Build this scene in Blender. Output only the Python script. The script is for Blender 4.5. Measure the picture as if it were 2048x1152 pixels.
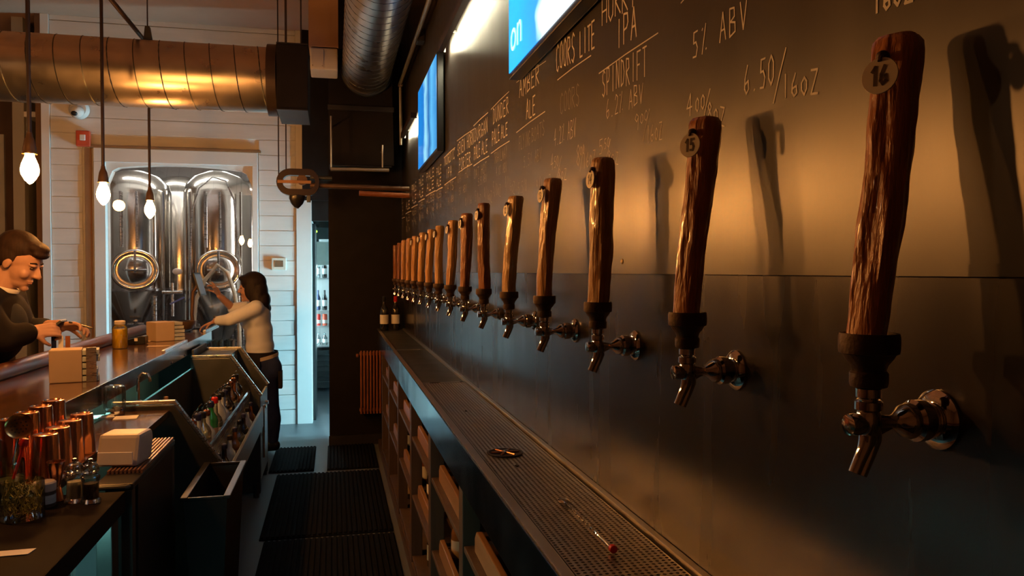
import bpy, bmesh, math, random
from mathutils import Vector, Matrix, Euler, noise
random.seed(7)
for o in list(bpy.data.objects): bpy.data.objects.remove(o)
scene = bpy.context.scene
COL = scene.collection
PI = math.pi
R = math.radians

# ------------------------------------------------------------------ camera
F = 1550.0
EYE = Vector((0.0, 0.0, 1.56))
YAW = math.atan((1024 - 668) / F)          # camera turned right of the aisle
PITCH = math.atan((576 - 543) / F)
cam_d = bpy.data.cameras.new('camera'); cam = bpy.data.objects.new('camera', cam_d); COL.objects.link(cam)
cam.location = EYE; cam.rotation_euler = (PI/2 - PITCH, 0, -YAW)
cam_d.sensor_width = 36; cam_d.lens = 36 * F / 2048; cam_d.clip_start = .05
scene.camera = cam
CM = Euler(cam.rotation_euler).to_matrix()
def at(px, py, X=None, Y=None, Z=None):
    "point of the room seen at a pixel of the photograph, on the plane X=, Y= or Z="
    d = CM @ Vector(((px - 1024) / F, (576 - py) / F, -1))
    if X is not None: t = (X - EYE.x) / d.x
    elif Y is not None: t = (Y - EYE.y) / d.y
    else: t = (Z - EYE.z) / d.z
    return EYE + d * t

# ------------------------------------------------------------------ world and exposure
w = bpy.data.worlds.new('world'); scene.world = w; w.use_nodes = True
w.node_tree.nodes['Background'].inputs[0].default_value = (.35, .30, .28, 1)
w.node_tree.nodes['Background'].inputs[1].default_value = .05
scene.view_settings.view_transform = 'Standard'; scene.view_settings.look = 'None'
scene.view_settings.exposure = 0.0; scene.view_settings.gamma = 1
scene.view_settings.use_curve_mapping = False
BULB = 540.0            # emission of the filament bulbs
COOL = 800.0            # unseen cool tubes added in the corridor
BREW = 26.0             # lamps in the brewing room
TEAL = 70.0             # strip under the bar ledge
SPOT = 380.0            # strip lamps facing the tap wall
TVE = 2.2

# ------------------------------------------------------------------ materials
MATS = {}
def mat(name, c, c2=None, rough=.5, metal=0, scale=8, stretch=(1,1,1), bump=0, bscale=None, rough2=None,
        coat=0, bdist=.004, emit=0, ecol=None, trans=0, ior=1.45, spec=.5, aniso=0, detail=4):
    if name in MATS: return MATS[name]
    m = bpy.data.materials.new(name); m.use_nodes = True; nt = m.node_tree; N = nt.nodes; L = nt.links
    b = N['Principled BSDF']
    b.inputs['Base Color'].default_value = (*c, 1)
    b.inputs['Roughness'].default_value = rough; b.inputs['Metallic'].default_value = metal
    b.inputs['Specular IOR Level'].default_value = spec
    b.inputs['Coat Weight'].default_value = coat; b.inputs['Coat Roughness'].default_value = .08
    b.inputs['Transmission Weight'].default_value = trans; b.inputs['IOR'].default_value = ior
    b.inputs['Anisotropic'].default_value = aniso
    if emit:
        b.inputs['Emission Color'].default_value = (*(ecol or c), 1); b.inputs['Emission Strength'].default_value = emit
    tc = N.new('ShaderNodeTexCoord'); mp = N.new('ShaderNodeMapping'); mp.inputs['Scale'].default_value = stretch
    L.new(tc.outputs['Object'], mp.inputs[0])
    nz = N.new('ShaderNodeTexNoise'); nz.inputs['Scale'].default_value = scale; nz.inputs['Detail'].default_value = detail
    L.new(mp.outputs[0], nz.inputs['Vector'])
    if c2 is None: c2 = tuple(min(1, x*1.18) for x in c); 
    mx = N.new('ShaderNodeMix'); mx.data_type = 'RGBA'
    rp = N.new('ShaderNodeMapRange'); rp.inputs[1].default_value = .3; rp.inputs[2].default_value = .7
    L.new(nz.outputs[0], rp.inputs[0]); L.new(rp.outputs[0], mx.inputs[0])
    mx.inputs[6].default_value = (*c, 1); mx.inputs[7].default_value = (*c2, 1)
    L.new(mx.outputs[2], b.inputs['Base Color'])
    if rough2 is not None:
        rr = N.new('ShaderNodeMapRange'); rr.inputs[1].default_value = .3; rr.inputs[2].default_value = .7
        rr.inputs[3].default_value = rough; rr.inputs[4].default_value = rough2
        L.new(nz.outputs[0], rr.inputs[0]); L.new(rr.outputs[0], b.inputs['Roughness'])
    if bump:
        bp = N.new('ShaderNodeBump'); bp.inputs['Strength'].default_value = bump; bp.inputs['Distance'].default_value = bdist
        nb = N.new('ShaderNodeTexNoise'); nb.inputs['Scale'].default_value = bscale or scale*3; nb.inputs['Detail'].default_value = 5
        L.new(mp.outputs[0], nb.inputs['Vector']); L.new(nb.outputs[0], bp.inputs['Height']); L.new(bp.outputs[0], b.inputs['Normal'])
    MATS[name] = m
    return m
def glass(name, tint=(1,1,1), rough=.02, refl=.08):
    "thin glass: clear, with Fresnel reflection"
    if name in MATS: return MATS[name]
    m = bpy.data.materials.new(name); m.use_nodes = True; nt = m.node_tree; N = nt.nodes; L = nt.links
    N.remove(N['Principled BSDF']); out = N['Material Output']
    t = N.new('ShaderNodeBsdfTransparent'); t.inputs[0].default_value = (*tint, 1)
    g = N.new('ShaderNodeBsdfGlossy'); g.inputs['Roughness'].default_value = rough
    fr = N.new('ShaderNodeLayerWeight'); fr.inputs[0].default_value = .35
    mr = N.new('ShaderNodeMapRange'); mr.inputs[3].default_value = refl; mr.inputs[4].default_value = .85
    L.new(fr.outputs['Fresnel'], mr.inputs[0])
    mx = N.new('ShaderNodeMixShader'); L.new(mr.outputs[0], mx.inputs[0]); L.new(t.outputs[0], mx.inputs[1]); L.new(g.outputs[0], mx.inputs[2])
    L.new(mx.outputs[0], out.inputs[0]); MATS[name] = m
    return m

M_board  = mat('chalkboard paint', (.046,.039,.034), (.052,.044,.038), rough=.29, rough2=.34, scale=3, stretch=(1,3,.7), bump=.02, bscale=30, metal=.3, spec=.7)
M_lower  = mat('dark steel splashback', (.055,.050,.050), (.062,.056,.056), rough=.22, rough2=.30, scale=3, stretch=(1,3,.5), bump=.02, bscale=14, metal=.75)
M_steel  = mat('brushed steel', (.50,.50,.50), (.58,.58,.57), rough=.24, rough2=.34, metal=1, scale=20, stretch=(1,.1,8))
M_fascia = mat('polished steel fascia', (.40,.42,.44), (.47,.48,.50), rough=.13, rough2=.2, metal=1, scale=5)
M_tray   = mat('drip tray steel', (.40,.37,.33), (.50,.46,.41), rough=.28, rough2=.4, metal=1, scale=9)
M_dsteel = mat('dull steel', (.075,.082,.08), (.105,.112,.108), rough=.38, rough2=.5, metal=.85, scale=6)
M_pan    = mat('tray pan', (.02,.018,.016), rough=.5, metal=.3)
M_chrome = mat('chrome', (.72,.70,.66), (.78,.76,.72), rough=.07, metal=1)
M_iron   = mat('black iron', (.045,.028,.018), (.085,.045,.025), rough=.5, rough2=.65, metal=.35, scale=30, bump=.3, bscale=140)
M_blackm = mat('black painted metal', (.012,.011,.011), (.02,.018,.017), rough=.45)
M_black  = mat('black wall paint', (.009,.007,.006), (.013,.010,.009), spec=.15, rough=.6, bump=.05)
M_rubber = mat('black rubber', (.005,.005,.005), (.008,.008,.008), spec=.06, rough=.8, bump=.1, bscale=90)
M_plast  = mat('black plastic', (.010,.010,.010), (.015,.015,.015), rough=.32)
M_white  = mat('white painted board', (.62,.62,.60), (.69,.68,.66), rough=.45, scale=3, stretch=(1,1,8), bump=.05)
M_trim   = mat('white trim paint', (.66,.66,.64), (.72,.71,.69), rough=.4, scale=3)
M_ceil   = mat('ceiling paint with warm light', (.44,.28,.20), (.49,.32,.23), rough=.8, scale=2)  # white ceiling, with its warm brown light put into the base colour
M_brown  = mat('brown room paint', (.13,.075,.045), (.17,.10,.06), rough=.7, scale=2)
M_floor  = mat('sealed concrete', (.075,.085,.095), (.13,.14,.15), rough=.35, rough2=.5, scale=2.2, bump=.06, bscale=30)
M_wood   = mat('dark bar wood', (.060,.026,.013), (.10,.045,.02), rough=.16, scale=3, stretch=(8,.7,8), coat=.6)
M_pine   = mat('lacquered shelf wood', (.22,.11,.045), (.28,.145,.06), rough=.4, scale=4, stretch=(8,.8,8))
M_post   = mat('stained post wood', (.06,.036,.022), (.09,.055,.032), rough=.5, scale=4, stretch=(8,8,.8))
M_copper = mat('copper plate', (.78,.36,.20), (.82,.40,.23), rough=.16, metal=1, rough2=.22)
M_duct   = mat('galvanised duct', (.52,.47,.42), (.62,.56,.50), rough=.26, rough2=.36, metal=1, scale=7, bump=.04, bscale=18)
M_pipe   = mat('gas pipe', (.05,.035,.03), (.07,.05,.04), rough=.4, metal=.6)
M_socket = mat('bronze socket', (.12,.07,.045), (.16,.10,.06), rough=.4, metal=.6)
M_bulb   = mat('glowing bulb glass', (1,.75,.4), emit=BULB, ecol=(1.0,.39,.085))
M_bulbbr = mat('bulb brass base', (.7,.4,.15), rough=.25, metal=1)
M_chalk  = mat('chalk marker', (.80,.76,.70), (.88,.84,.78), rough=.8, scale=120)
M_chalkf = mat('faint chalk marker', (.42,.38,.34), (.52,.48,.43), rough=.8, scale=120)
M_tag    = mat('cream tag', (.72,.62,.48), (.78,.68,.54), rough=.45, scale=20)
M_num    = mat('brown numeral print', (.10,.06,.035), rough=.5)
M_glass  = glass('clear glass')
M_pane   = glass('window glass', refl=.07, rough=.004)
M_brewin = mat('brew room wall', (.34,.33,.31), (.40,.39,.37), rough=.7, scale=2)
M_tank   = mat('tank steel', (.62,.58,.52), (.70,.66,.60), rough=.13, rough2=.2, metal=1, scale=2, stretch=(2,2,.4), bump=.03, bscale=4)
M_tube   = mat('added cool tube', (.8,.95,1), emit=COOL, ecol=(.40,.84,1.0))
M_tubeb  = mat('brew room tube', (.9,.95,1), emit=BREW, ecol=(.95,.92,.88))
M_teal   = mat('teal strip light', (.5,1,.95), emit=TEAL, ecol=(.35,.95,.90))
M_lens   = mat('spot lens', (1,.95,.7), emit=SPOT, ecol=(1,.92,.62))
M_paper  = mat('white paper', (.70,.68,.64), (.76,.74,.70), rough=.8)
M_card   = mat('cream card box', (.38,.28,.18), (.43,.32,.21), rough=.7, scale=4)
M_cardin = mat('grey card edges', (.32,.36,.36), (.42,.46,.46), rough=.7, scale=30, stretch=(1,1,6))
M_skin   = mat('skin', (.38,.21,.145), (.43,.245,.17), rough=.5, scale=12)
M_hairm  = mat('dark brown hair', (.014,.008,.006), (.028,.015,.010), spec=.15, rough=.65, scale=60, stretch=(1,1,.15), bump=.5, bscale=90)
M_hairw  = mat('near black hair', (.010,.007,.006), (.020,.012,.010), spec=.2, rough=.55, scale=60, stretch=(1,1,.12), bump=.5, bscale=90)
M_jacket = mat('charcoal jacket cloth', (.010,.008,.008), (.016,.013,.012), spec=.12, rough=.85, scale=9, bump=.3, bscale=14)
M_shirtm = mat('slate shirt cloth', (.022,.023,.027), (.032,.032,.036), spec=.12, rough=.85, scale=12)
M_shirtw = mat('pale shirt cloth', (.62,.66,.74), (.68,.72,.80), rough=.8, scale=7, bump=.35, bscale=10)
M_jeans  = mat('navy denim', (.018,.026,.075), (.028,.038,.105), spec=.12, rough=.75, scale=14, bump=.2, bscale=40)
M_apron  = mat('black apron cloth', (.014,.013,.016), (.022,.02,.024), spec=.12, rough=.85, scale=12)
M_strap  = mat('cream apron strap', (.50,.43,.34), (.56,.49,.39), rough=.8)
M_eye    = mat('dark eye', (.03,.02,.015), rough=.2)
M_lip    = mat('lips', (.46,.21,.16), rough=.45)
M_red    = mat('red glaze', (.55,.02,.015), (.62,.03,.02), rough=.25)
M_yellow = mat('yellow juice', (.88,.56,.008), (.92,.62,.012), rough=.25, scale=6)
M_herb   = mat('green herb', (.14,.17,.03), (.30,.26,.07), rough=.6, scale=40)
M_alarm  = mat('red alarm plastic', (.55,.08,.04), (.6,.10,.05), rough=.4)
M_beige  = mat('beige plastic', (.62,.58,.50), rough=.45)
M_screen = mat('dark lcd', (.05,.055,.045), rough=.2)
M_rad    = mat('copper brown radiator paint', (.30,.10,.04), (.40,.15,.06), rough=.35, metal=.4, scale=14)
M_brass  = mat('brass', (.65,.48,.22), rough=.3, metal=1)
M_teali  = mat('pale steel liner', (.42,.50,.49), (.50,.58,.56), rough=.35, metal=.35, scale=3)
M_hose   = mat('pale hose', (.48,.46,.36), (.54,.52,.42), rough=.5)
M_mason  = glass('jar glass', tint=(.93,.96,.95), refl=.14)
M_lemon  = mat('yellow citrus', (.65,.45,.08), (.7,.52,.12), rough=.4)
M_wax    = mat('white plastic lid', (.42,.37,.31), rough=.4)
M_pepper = mat('black pepper', (.03,.02,.015), (.09,.06,.04), rough=.8, scale=160)
M_salt   = mat('white salt', (.6,.57,.52), (.7,.67,.62), rough=.8, scale=160)
M_conduit= mat('painted conduit', (.55,.54,.48), rough=.28, metal=.8)
M_soap   = mat('brown strip and reveal shade', (.25,.13,.06), rough=.5)
def M_bottle(n, c, t=.0): return mat('bottle ' + n, c, rough=.10, coat=.5)

# ------------------------------------------------------------------ helpers
def tag(o, label=None, cat=None, group=None, kind=None):
    if label: o['label'] = label
    if cat: o['category'] = cat
    if group: o['group'] = group
    if kind: o['kind'] = kind
    return o
def thing(name, label, cat, loc=(0,0,0), rz=0, group=None, kind=None):
    o = bpy.data.objects.new(name, None); COL.objects.link(o); o.empty_display_size = .05
    o.location = loc; o.rotation_euler = (0, 0, rz)
    return tag(o, label, cat, group, kind)
def link(name, me, parent=None, smooth=None):
    o = bpy.data.objects.new(name, me); COL.objects.link(o)
    if parent: o.parent = parent
    return o
def frame(d):
    d = Vector(d).normalized(); up = Vector((0,0,1)) if abs(d.z) < .95 else Vector((1,0,0))
    a = d.cross(up).normalized(); return a, d.cross(a).normalized(), d
class MB:
    def __init__(s): s.v = []; s.f = []
    def add(s, vs, fs):
        n = len(s.v); s.v += [Vector(v) for v in vs]; s.f += [tuple(i+n for i in f) for f in fs]; return s
    def box(s, a, b):
        x0,x1 = sorted((a[0],b[0])); y0,y1 = sorted((a[1],b[1])); z0,z1 = sorted((a[2],b[2]))
        return s.add([(x,y,z) for x in (x0,x1) for y in (y0,y1) for z in (z0,z1)],
                     [(0,1,3,2),(4,6,7,5),(0,4,5,1),(2,3,7,6),(0,2,6,4),(1,5,7,3)])
    def lathe(s, prof, n=20, o=(0,0,0), axis=(0,0,1), cap=True):
        "prof: (radius, height along axis)"
        a, b, d = frame(axis); o = Vector(o); vs = []; fs = []
        for r, h in prof:
            for i in range(n):
                t = 2*PI*i/n; vs.append(o + d*h + (a*math.cos(t) + b*math.sin(t))*r)
        for j in range(len(prof)-1):
            for i in range(n):
                k = (i+1) % n; fs.append((j*n+i, j*n+k, (j+1)*n+k, (j+1)*n+i))
        if cap: fs.append(tuple(range(n))[::-1]); fs.append(tuple((len(prof)-1)*n+i for i in range(n)))
        return s.add(vs, fs)
    def cyl(s, p, q, r, r2=None, n=14):
        p = Vector(p); q = Vector(q)
        return s.lathe([(r,0),(r if r2 is None else r2,(q-p).length)], n, p, q-p)
    def tube(s, pts, r, n=8):
        pts = [Vector(p) for p in pts]; rs = r if isinstance(r, (list,tuple)) else [r]*len(pts); vs = []; fs = []; ref = None
        for i, p in enumerate(pts):
            t = (pts[min(i+1,len(pts)-1)] - pts[max(i-1,0)]).normalized()
            if ref is None: ref = frame(t)[0]
            a = (ref - t*ref.dot(t)).normalized(); ref = a; b = t.cross(a)
            for k in range(n):
                u = 2*PI*k/n; vs.append(p + (a*math.cos(u)+b*math.sin(u))*rs[i])
        for j in range(len(pts)-1):
            for k in range(n):
                m = (k+1) % n; fs.append((j*n+k, j*n+m, (j+1)*n+m, (j+1)*n+k))
        fs.append(tuple(range(n))[::-1]); fs.append(tuple((len(pts)-1)*n+k for k in range(n)))
        return s.add(vs, fs)
    def ball(s, c, r, n=14, m=9):
        if not isinstance(r, (tuple,list)): r = (r,r,r)
        c = Vector(c); vs = []; fs = []
        for j in range(m+1):
            th = PI*j/m
            for i in range(n):
                ph = 2*PI*i/n; vs.append(c + Vector((r[0]*math.sin(th)*math.cos(ph), r[1]*math.sin(th)*math.sin(ph), r[2]*math.cos(th))))
        for j in range(m):
            for i in range(n):
                k = (i+1) % n; fs.append((j*n+i, (j+1)*n+i, (j+1)*n+k, j*n+k))
        return s.add(vs, fs)
    def prism(s, poly, ax, a, b):
        "polygon in the two axes other than ax, extruded from a to b along ax"
        def P(u, v, t): return (t,u,v) if ax == 0 else (u,t,v) if ax == 1 else (u,v,t)
        n = len(poly); vs = [P(u,v,a) for u,v in poly] + [P(u,v,b) for u,v in poly]
        fs = [tuple(range(n)), tuple(range(n,2*n))[::-1]] + [(i,(i+1)%n,(i+1)%n+n,i+n) for i in range(n)]
        return s.add(vs, fs)
    def quad(s, a, b, c, d): return s.add([a,b,c,d], [(0,1,2,3)])
    def mesh(s, name, m, smooth=True, bevel=0, shift=None):
        me = bpy.data.meshes.new(name)
        vs = [v - Vector(shift) for v in s.v] if shift else s.v
        me.from_pydata([tuple(v) for v in vs], [], s.f); me.materials.append(m)
        bm = bmesh.new(); bm.from_mesh(me); bmesh.ops.remove_doubles(bm, verts=bm.verts, dist=1e-6); bmesh.ops.recalc_face_normals(bm, faces=bm.faces)
        if bevel: bmesh.ops.bevel(bm, geom=bm.edges[:] , offset=bevel, segments=2, affect='EDGES', profile=.6)
        for f in bm.faces: f.smooth = smooth
        if smooth:
            for e in bm.edges:
                if len(e.link_faces) == 2 and e.calc_face_angle(0) > R(38): e.smooth = False
        bm.to_mesh(me); bm.free()
        return me
    def part(s, name, m, parent=None, smooth=True, bevel=0):
        "mesh authored in room coordinates; becomes a child in the parent's own frame"
        sh = parent.location.copy() if parent else None
        return link(name, s.mesh(name, m, smooth, bevel, sh), parent)
    def sub(s, name, m, part_obj, root, smooth=True, bevel=0):
        return link(name, s.mesh(name, m, smooth, bevel, root.location.copy()), part_obj)
    def local(s, name, m, parent=None, smooth=True, bevel=0):
        return link(name, s.mesh(name, m, smooth, bevel), parent)
    def solo(s, name, m, label, cat, loc, smooth=True, bevel=0, group=None):
        "a thing of one mesh, room coordinates, origin at loc"
        o = link(name, s.mesh(name, m, smooth, bevel, loc)); o.location = loc
        return tag(o, label, cat, group)
def struct(name, mb, m, parent=None, smooth=False, bevel=0):
    o = link(name, mb.mesh(name, m, smooth, bevel), parent)
    if not parent: o['kind'] = 'structure'
    return o
ORD = ['first','second','third','fourth','fifth','sixth','seventh','eighth','ninth','tenth','eleventh','twelfth','thirteenth','fourteenth','fifteenth','sixteenth','seventeenth','eighteenth']
def words_mesh(text, size, m, bold=0.0, ext=.0004):
    "printed characters as a mesh in the XY plane, centred"
    cu = bpy.data.curves.new('print', 'FONT'); cu.body = text; cu.size = size; cu.align_x = 'CENTER'; cu.align_y = 'CENTER'
    cu.offset = bold; cu.extrude = ext
    o = bpy.data.objects.new('print', cu); COL.objects.link(o)
    dg = bpy.context.evaluated_depsgraph_get(); me = bpy.data.meshes.new_from_object(o.evaluated_get(dg))
    bpy.data.objects.remove(o); me.materials.clear(); me.materials.append(m)
    return me

# ================================================================== THE SETTING
W = .61                       # plane of the tap wall
YB = 8.2                      # plane of the white board wall
CEIL = 4.0
SEAM = 1.555
struct('floor', MB().box((-5.5,-2.2,-.1),(2.4,11.5,0)), M_floor)
struct('ceiling', MB().box((-5.5,-2.2,CEIL),(2.4,11.5,CEIL+.1)), M_ceil)
wall = struct('wall_right', MB().box((W+.004,-2.2,0),(W+.2,7.15,CEIL)), M_brown)
board = struct('chalkboard_panel', MB().box((W-.006,-2.2,SEAM),(W+.004,7.1,CEIL)), M_board, wall, bevel=.0012)
low = struct('splashback_panel', MB().box((W-.001,-2.2,.9),(W+.004,7.1,SEAM)), M_lower, wall)
struct('seam_strip', MB().box((W-.0075,-2.2,SEAM),(W-.0062,7.1,SEAM+.012)), M_board, wall)
struct('rivet', MB().lathe([(.006,0),(.006,.001),(.003,.0028)], 10, (W-.006, *at(1250,523,X=W)[1:]), (-1,0,0)), M_brass, wall)
struct('wall_left', MB().box((-5.5,-2.2,0),(-5.4,11.5,CEIL)), M_brown)
struct('wall_front', MB().box((-5.5,-2.2,0),(2.4,-2.1,CEIL)), M_brown)
struct('wall_far', MB().box((-5.5,11.4,0),(2.4,11.5,CEIL)), M_brewin)
struct('wall_corridor', MB().box((2.3,7.15,0),(2.4,11.5,CEIL)), M_brewin)
colm = struct('wall_column', MB().box((-.045,7.1,0),(W+.2,7.42,CEIL)), M_black)
struct('wall_corridor_near', MB().box((W+.2,7.0,0),(2.4,7.1,CEIL)), M_brewin)
struct('baseboard_column', MB().box((-.05,7.08,0),(W,7.1,.09)), M_blackm)

# white board wall with the opening to the brewing room
wx0, wx1 = at(213,500,Y=YB).x, at(506,500,Y=YB).x
wtop = at(360,328,Y=YB).z; wside = at(500,372,Y=YB).z
XL, XR = at(86,500,Y=YB).x, at(624,600,Y=YB).x
WB = 0.55
wb = MB()
wb.box((XL,YB+.015,0),(wx0,YB+.15,CEIL)); wb.box((wx1,YB+.015,0),(XR,YB+.15,CEIL)); wb.box((wx0,YB+.015,wtop),(wx1,YB+.15,CEIL)); wb.box((wx0,YB+.015,0),(wx1,YB+.15,WB))
back = struct('wall_back', wb, M_white)
arch = []
for i in range(25):
    t = i/24; x = wx0 + (wx1-wx0)*t; s = abs(2*t-1)
    z = wtop - .015 - .05*s**2 - (.16*((s-.86)/.14)**2 if s > .86 else 0); arch.append((x,z))
ap = MB(); vs = []; fs = []
for x,z in arch: vs += [(x,YB+.012,z),(x,YB+.012,wtop+.001),(x,YB+.12,z),(x,YB+.12,wtop+.001)]
for i in range(24):
    a = 4*i; b = a+4; fs += [(a,b,b+1,a+1),(a+2,a+3,b+3,b+2),(a,a+2,b+2,b)]
struct('arch_filler', ap.add(vs, fs), M_trim, back)
PIT = .152; k = 0
z = .0
bmesh_cache = {}
while z < CEIL - .02:
    z1 = min(z + PIT - .006, CEIL)
    spans = [(at(104,500,Y=YB).x, at(166,500,Y=YB).x), (at(519,500,Y=YB).x, at(592,500,Y=YB).x)] if z < wtop + .17 else [(at(104,500,Y=YB).x, at(592,500,Y=YB).x)]
    for x0, x1 in spans:
        struct('plank', MB().box((x0, YB+random.uniform(-.003,.003), z),(x1, YB+.016, z1)), M_white, back, bevel=.002)
    z += PIT
for x0, x1 in ((XL, at(103,500,Y=YB).x), (at(593,500,Y=YB).x, XR)):
    struct('corner_board', MB().box((x0,YB-.012,0),(x1,YB+.016,CEIL)), M_trim, back, bevel=.002)
struct('wall_edge', MB().box((XR-.02,YB+.15,0),(XR,YB+.9,2.1)), M_trim, back)
# window casing
cx0, cx1 = at(190,500,Y=YB).x, at(517,500,Y=YB).x
win = struct('window_1', MB().box((cx0,YB-.022,WB-.1),(wx0,YB+.016,wtop-.001)), M_trim, bevel=.003)
struct('casing', MB().box((wx1,YB-.022,WB-.1),(cx1,YB+.016,wtop-.001)), M_trim, win, bevel=.003)
struct('casing', MB().box((cx0,YB-.022,wtop+.0),(cx1,YB+.016,wtop+.13)), M_trim, win, bevel=.003)
struct('casing_cap', MB().box((cx0-.03,YB-.04,wtop+.13),(cx1+.03,YB+.016,wtop+.155)), M_soap, win, bevel=.003)
struct('sill', MB().box((cx0,YB-.04,WB-.02),(cx1,YB+.1,WB+.02)), M_trim, win, bevel=.003)
struct('pane', MB().box((wx0,YB+.06,WB),(wx1,YB+.066,wtop)), M_pane, win)
struct('trim_reveal_shade', MB().box((at(172,500,Y=YB).x, YB-.014, .2),(at(186,500,Y=YB).x, YB-.002, at(175,296,Y=YB).z)), M_soap, bevel=.002)  # brown strip puts the shaded, warm-lit edge of the moulding into colour
# header over the corridor opening
struct('wall_header', MB().box((XR+.0,YB+.02,2.08),(.6,YB+.1,CEIL)), M_black)
struct('trim_2', MB().box((at(604,300,Y=YB-.05).x,YB-.05,at(604,400,Y=YB-.05).z),(-.04,YB-.013,CEIL)), M_black)
struct('door_1', MB().box((XR+.002,YB+.16,0),(XR+.03,YB+.84,2.06)), M_plast)
# brewing room shell
struct('wall_brewery_left', MB().box((-3.0,YB+.15,0),(-2.9,11.4,CEIL)), M_brewin)
struct('wall_brewery_right', MB().box((-.52,YB+.15,0),(-.44,11.4,CEIL)), M_brewin)
struct('ceiling_brewery', MB().box((-2.9,YB+.15,3.05),(-.52,11.4,3.1)), M_trim)
# brown recess of the guest room
struct('wall_guest', MB().box((-5.4,9.2,0),(XL-.05,9.3,CEIL)), M_brown)
struct('wall_return', MB().box((XL-.05,YB,0),(XL,9.3,CEIL)), M_brown)
gl = struct('wall_art_panel', MB().box((-4.6, 9.16, 1.9),(at(8,300,Y=9.16).x, 9.2, 3.0)), M_beige)
gl.name = 'trim_3'

# ================================================================== TAP COUNTER
FX = .362                      # fascia plane
TZ = at(1115,1152,X=FX).z      # tray top
YE = 6.96
counter = thing('tap_counter', 'long steel-fronted back counter with wooden posts under the beer taps', 'counter', (FX,3.5,0))
MB().box((FX,-.6,TZ-.132),(FX+.006,YE,TZ)).part('fascia', M_fascia, counter, False, .0015)
MB().box((FX+.006,-.6,TZ-.05),(W-.002,YE,TZ-.03)).part('worktop', M_pan, counter, False)
MB().box((FX+.0065,-.6,TZ-.012),(FX+.03,YE,TZ)).part('front_rim', M_tray, counter, False, .002)
MB().box((W-.016,-.6,TZ-.012),(W-.0015,YE,TZ+.004)).part('back_rim', M_tray, counter, False, .002)
POST = [-.07+.813*i for i in range(9)]
for y in POST: MB().box((FX+.018,y-.035,.0),(FX+.075,y+.035,TZ-.133)).part('post', M_post, counter, False, .003)
MB().box((FX+.016,-.6,.0),(FX+.24,YE,.07)).part('plinth', M_post, counter, False)
MB().box((W-.02,-.6,.07),(W-.003,YE,TZ-.05)).part('back_panel', M_black, counter, False)
for i in range(8):
    y0, y1 = POST[i]+.036, POST[i+1]-.036
    for z in (.70, .40, .085):
        MB().box((FX+.022,y0,z),(W-.021,y1,z+.018)).part('shelf', M_post, counter, False, .003)
    for z in (.718, .418):
        MB().prism([(y0+.04,z+.001),(y1-.06,z+.001),(y1-.06,z+.045),(y1-.085,z+.07),(y0+.05,z+.07),(y0+.04,z+.06)],0,FX+.045,FX+.065).part('crate_front', M_pine, counter, False, .004)
# perforated plate, real holes
def perforated(x0, x1, y0, y1, pitch, r, z, th=.0015):
    nx = int((x1-x0)/pitch); ny = int((y1-y0)/pitch); px = (x1-x0)/nx; py = (y1-y0)/ny; mb = MB(); V = mb.v; Fc = mb.f
    ring = [(math.cos(2*PI*(i+.5)/8)*r, math.sin(2*PI*(i+.5)/8)*r) for i in range(8)]
    for i in range(nx):
        for j in range(ny):
            cx = x0+(i+.5)*px; cy = y0+(j+.5)*py; n = len(V)
            hx, hy = px/2, py/2
            outer = [(hx,hy*.414),(hx*.414,hy),(-hx*.414,hy),(-hx,hy*.414),(-hx,-hy*.414),(-hx*.414,-hy),(hx*.414,-hy),(hx,-hy*.414)]
            V += [Vector((cx+a,cy+b,z)) for a,b in outer] + [Vector((cx+a,cy+b,z)) for a,b in ring] + [Vector((cx+a,cy+b,z-th)) for a,b in ring]
            corners = [(hx,hy),(-hx,hy),(-hx,-hy),(hx,-hy)]
            V += [Vector((cx+a,cy+b,z)) for a,b in corners]
            order = [7,0,1,2,3,4,5,6]
            ri = lambda q: n+8+[0,1,2,3,4,5,6,7][q]
            ringmap = {0:0,1:1,2:2,3:3,4:4,5:5,6:6,7:7}
            for q in range(8):
                q2 = (q+1) % 8
                Fc.append((n+q, n+q2, n+8+q2, n+8+q)); Fc.append((n+8+q, n+8+q2, n+16+q2, n+16+q))
            for q,c in ((0,0),(2,1),(4,2),(6,3)): Fc.append((n+q, n+24+c, n+q+1))
    return mb
YS1, YS2 = at(880,763,Z=TZ).y, at(820,697,Z=TZ).y
dt = thing('drip_tray', 'long perforated steel drip tray set into the counter under the nearest taps', 'drip tray', (FX+.12,2.0,TZ-.03))
pm_ = perforated(FX+.036, W-.022, .55, YS1-.012, .0118, .0037, TZ-.006)
pp = link('perforated_plate', pm_.mesh('perforated_plate', M_tray, False, 0, dt.location.copy()), dt); pp['kind'] = 'stuff'
MB().box((FX+.032,.55,TZ-.029),(W-.018,YS1-.012,TZ-.024)).part('pan', M_pan, dt, False)
MB().box((FX+.0315,YS1-.012,TZ-.012),(W-.0175,YS1,TZ-.003)).part('end_strip', M_steel, dt, False, .001)
for a, b, nm, lb in ((YS1+.004, YS2-.006, 'cover_plate', 'plain steel cover plate between the perforated tray and the far plate'), (YS2+.006, YE-.03, 'cover_plate', 'plain steel cover plate at the far end of the tap counter')):
    t = thing(nm, lb, 'cover plate', (FX+.12,(a+b)/2,TZ-.03))
    MB().box((FX+.032,a,TZ-.029),(W-.018,b,TZ-.009)).part('plate', M_dsteel, t, False, .001)
    MB().box((FX+.032,b-.02,TZ-.0089),(W-.018,b,TZ-.004)).part('lip', M_steel, t, False, .001)
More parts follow.
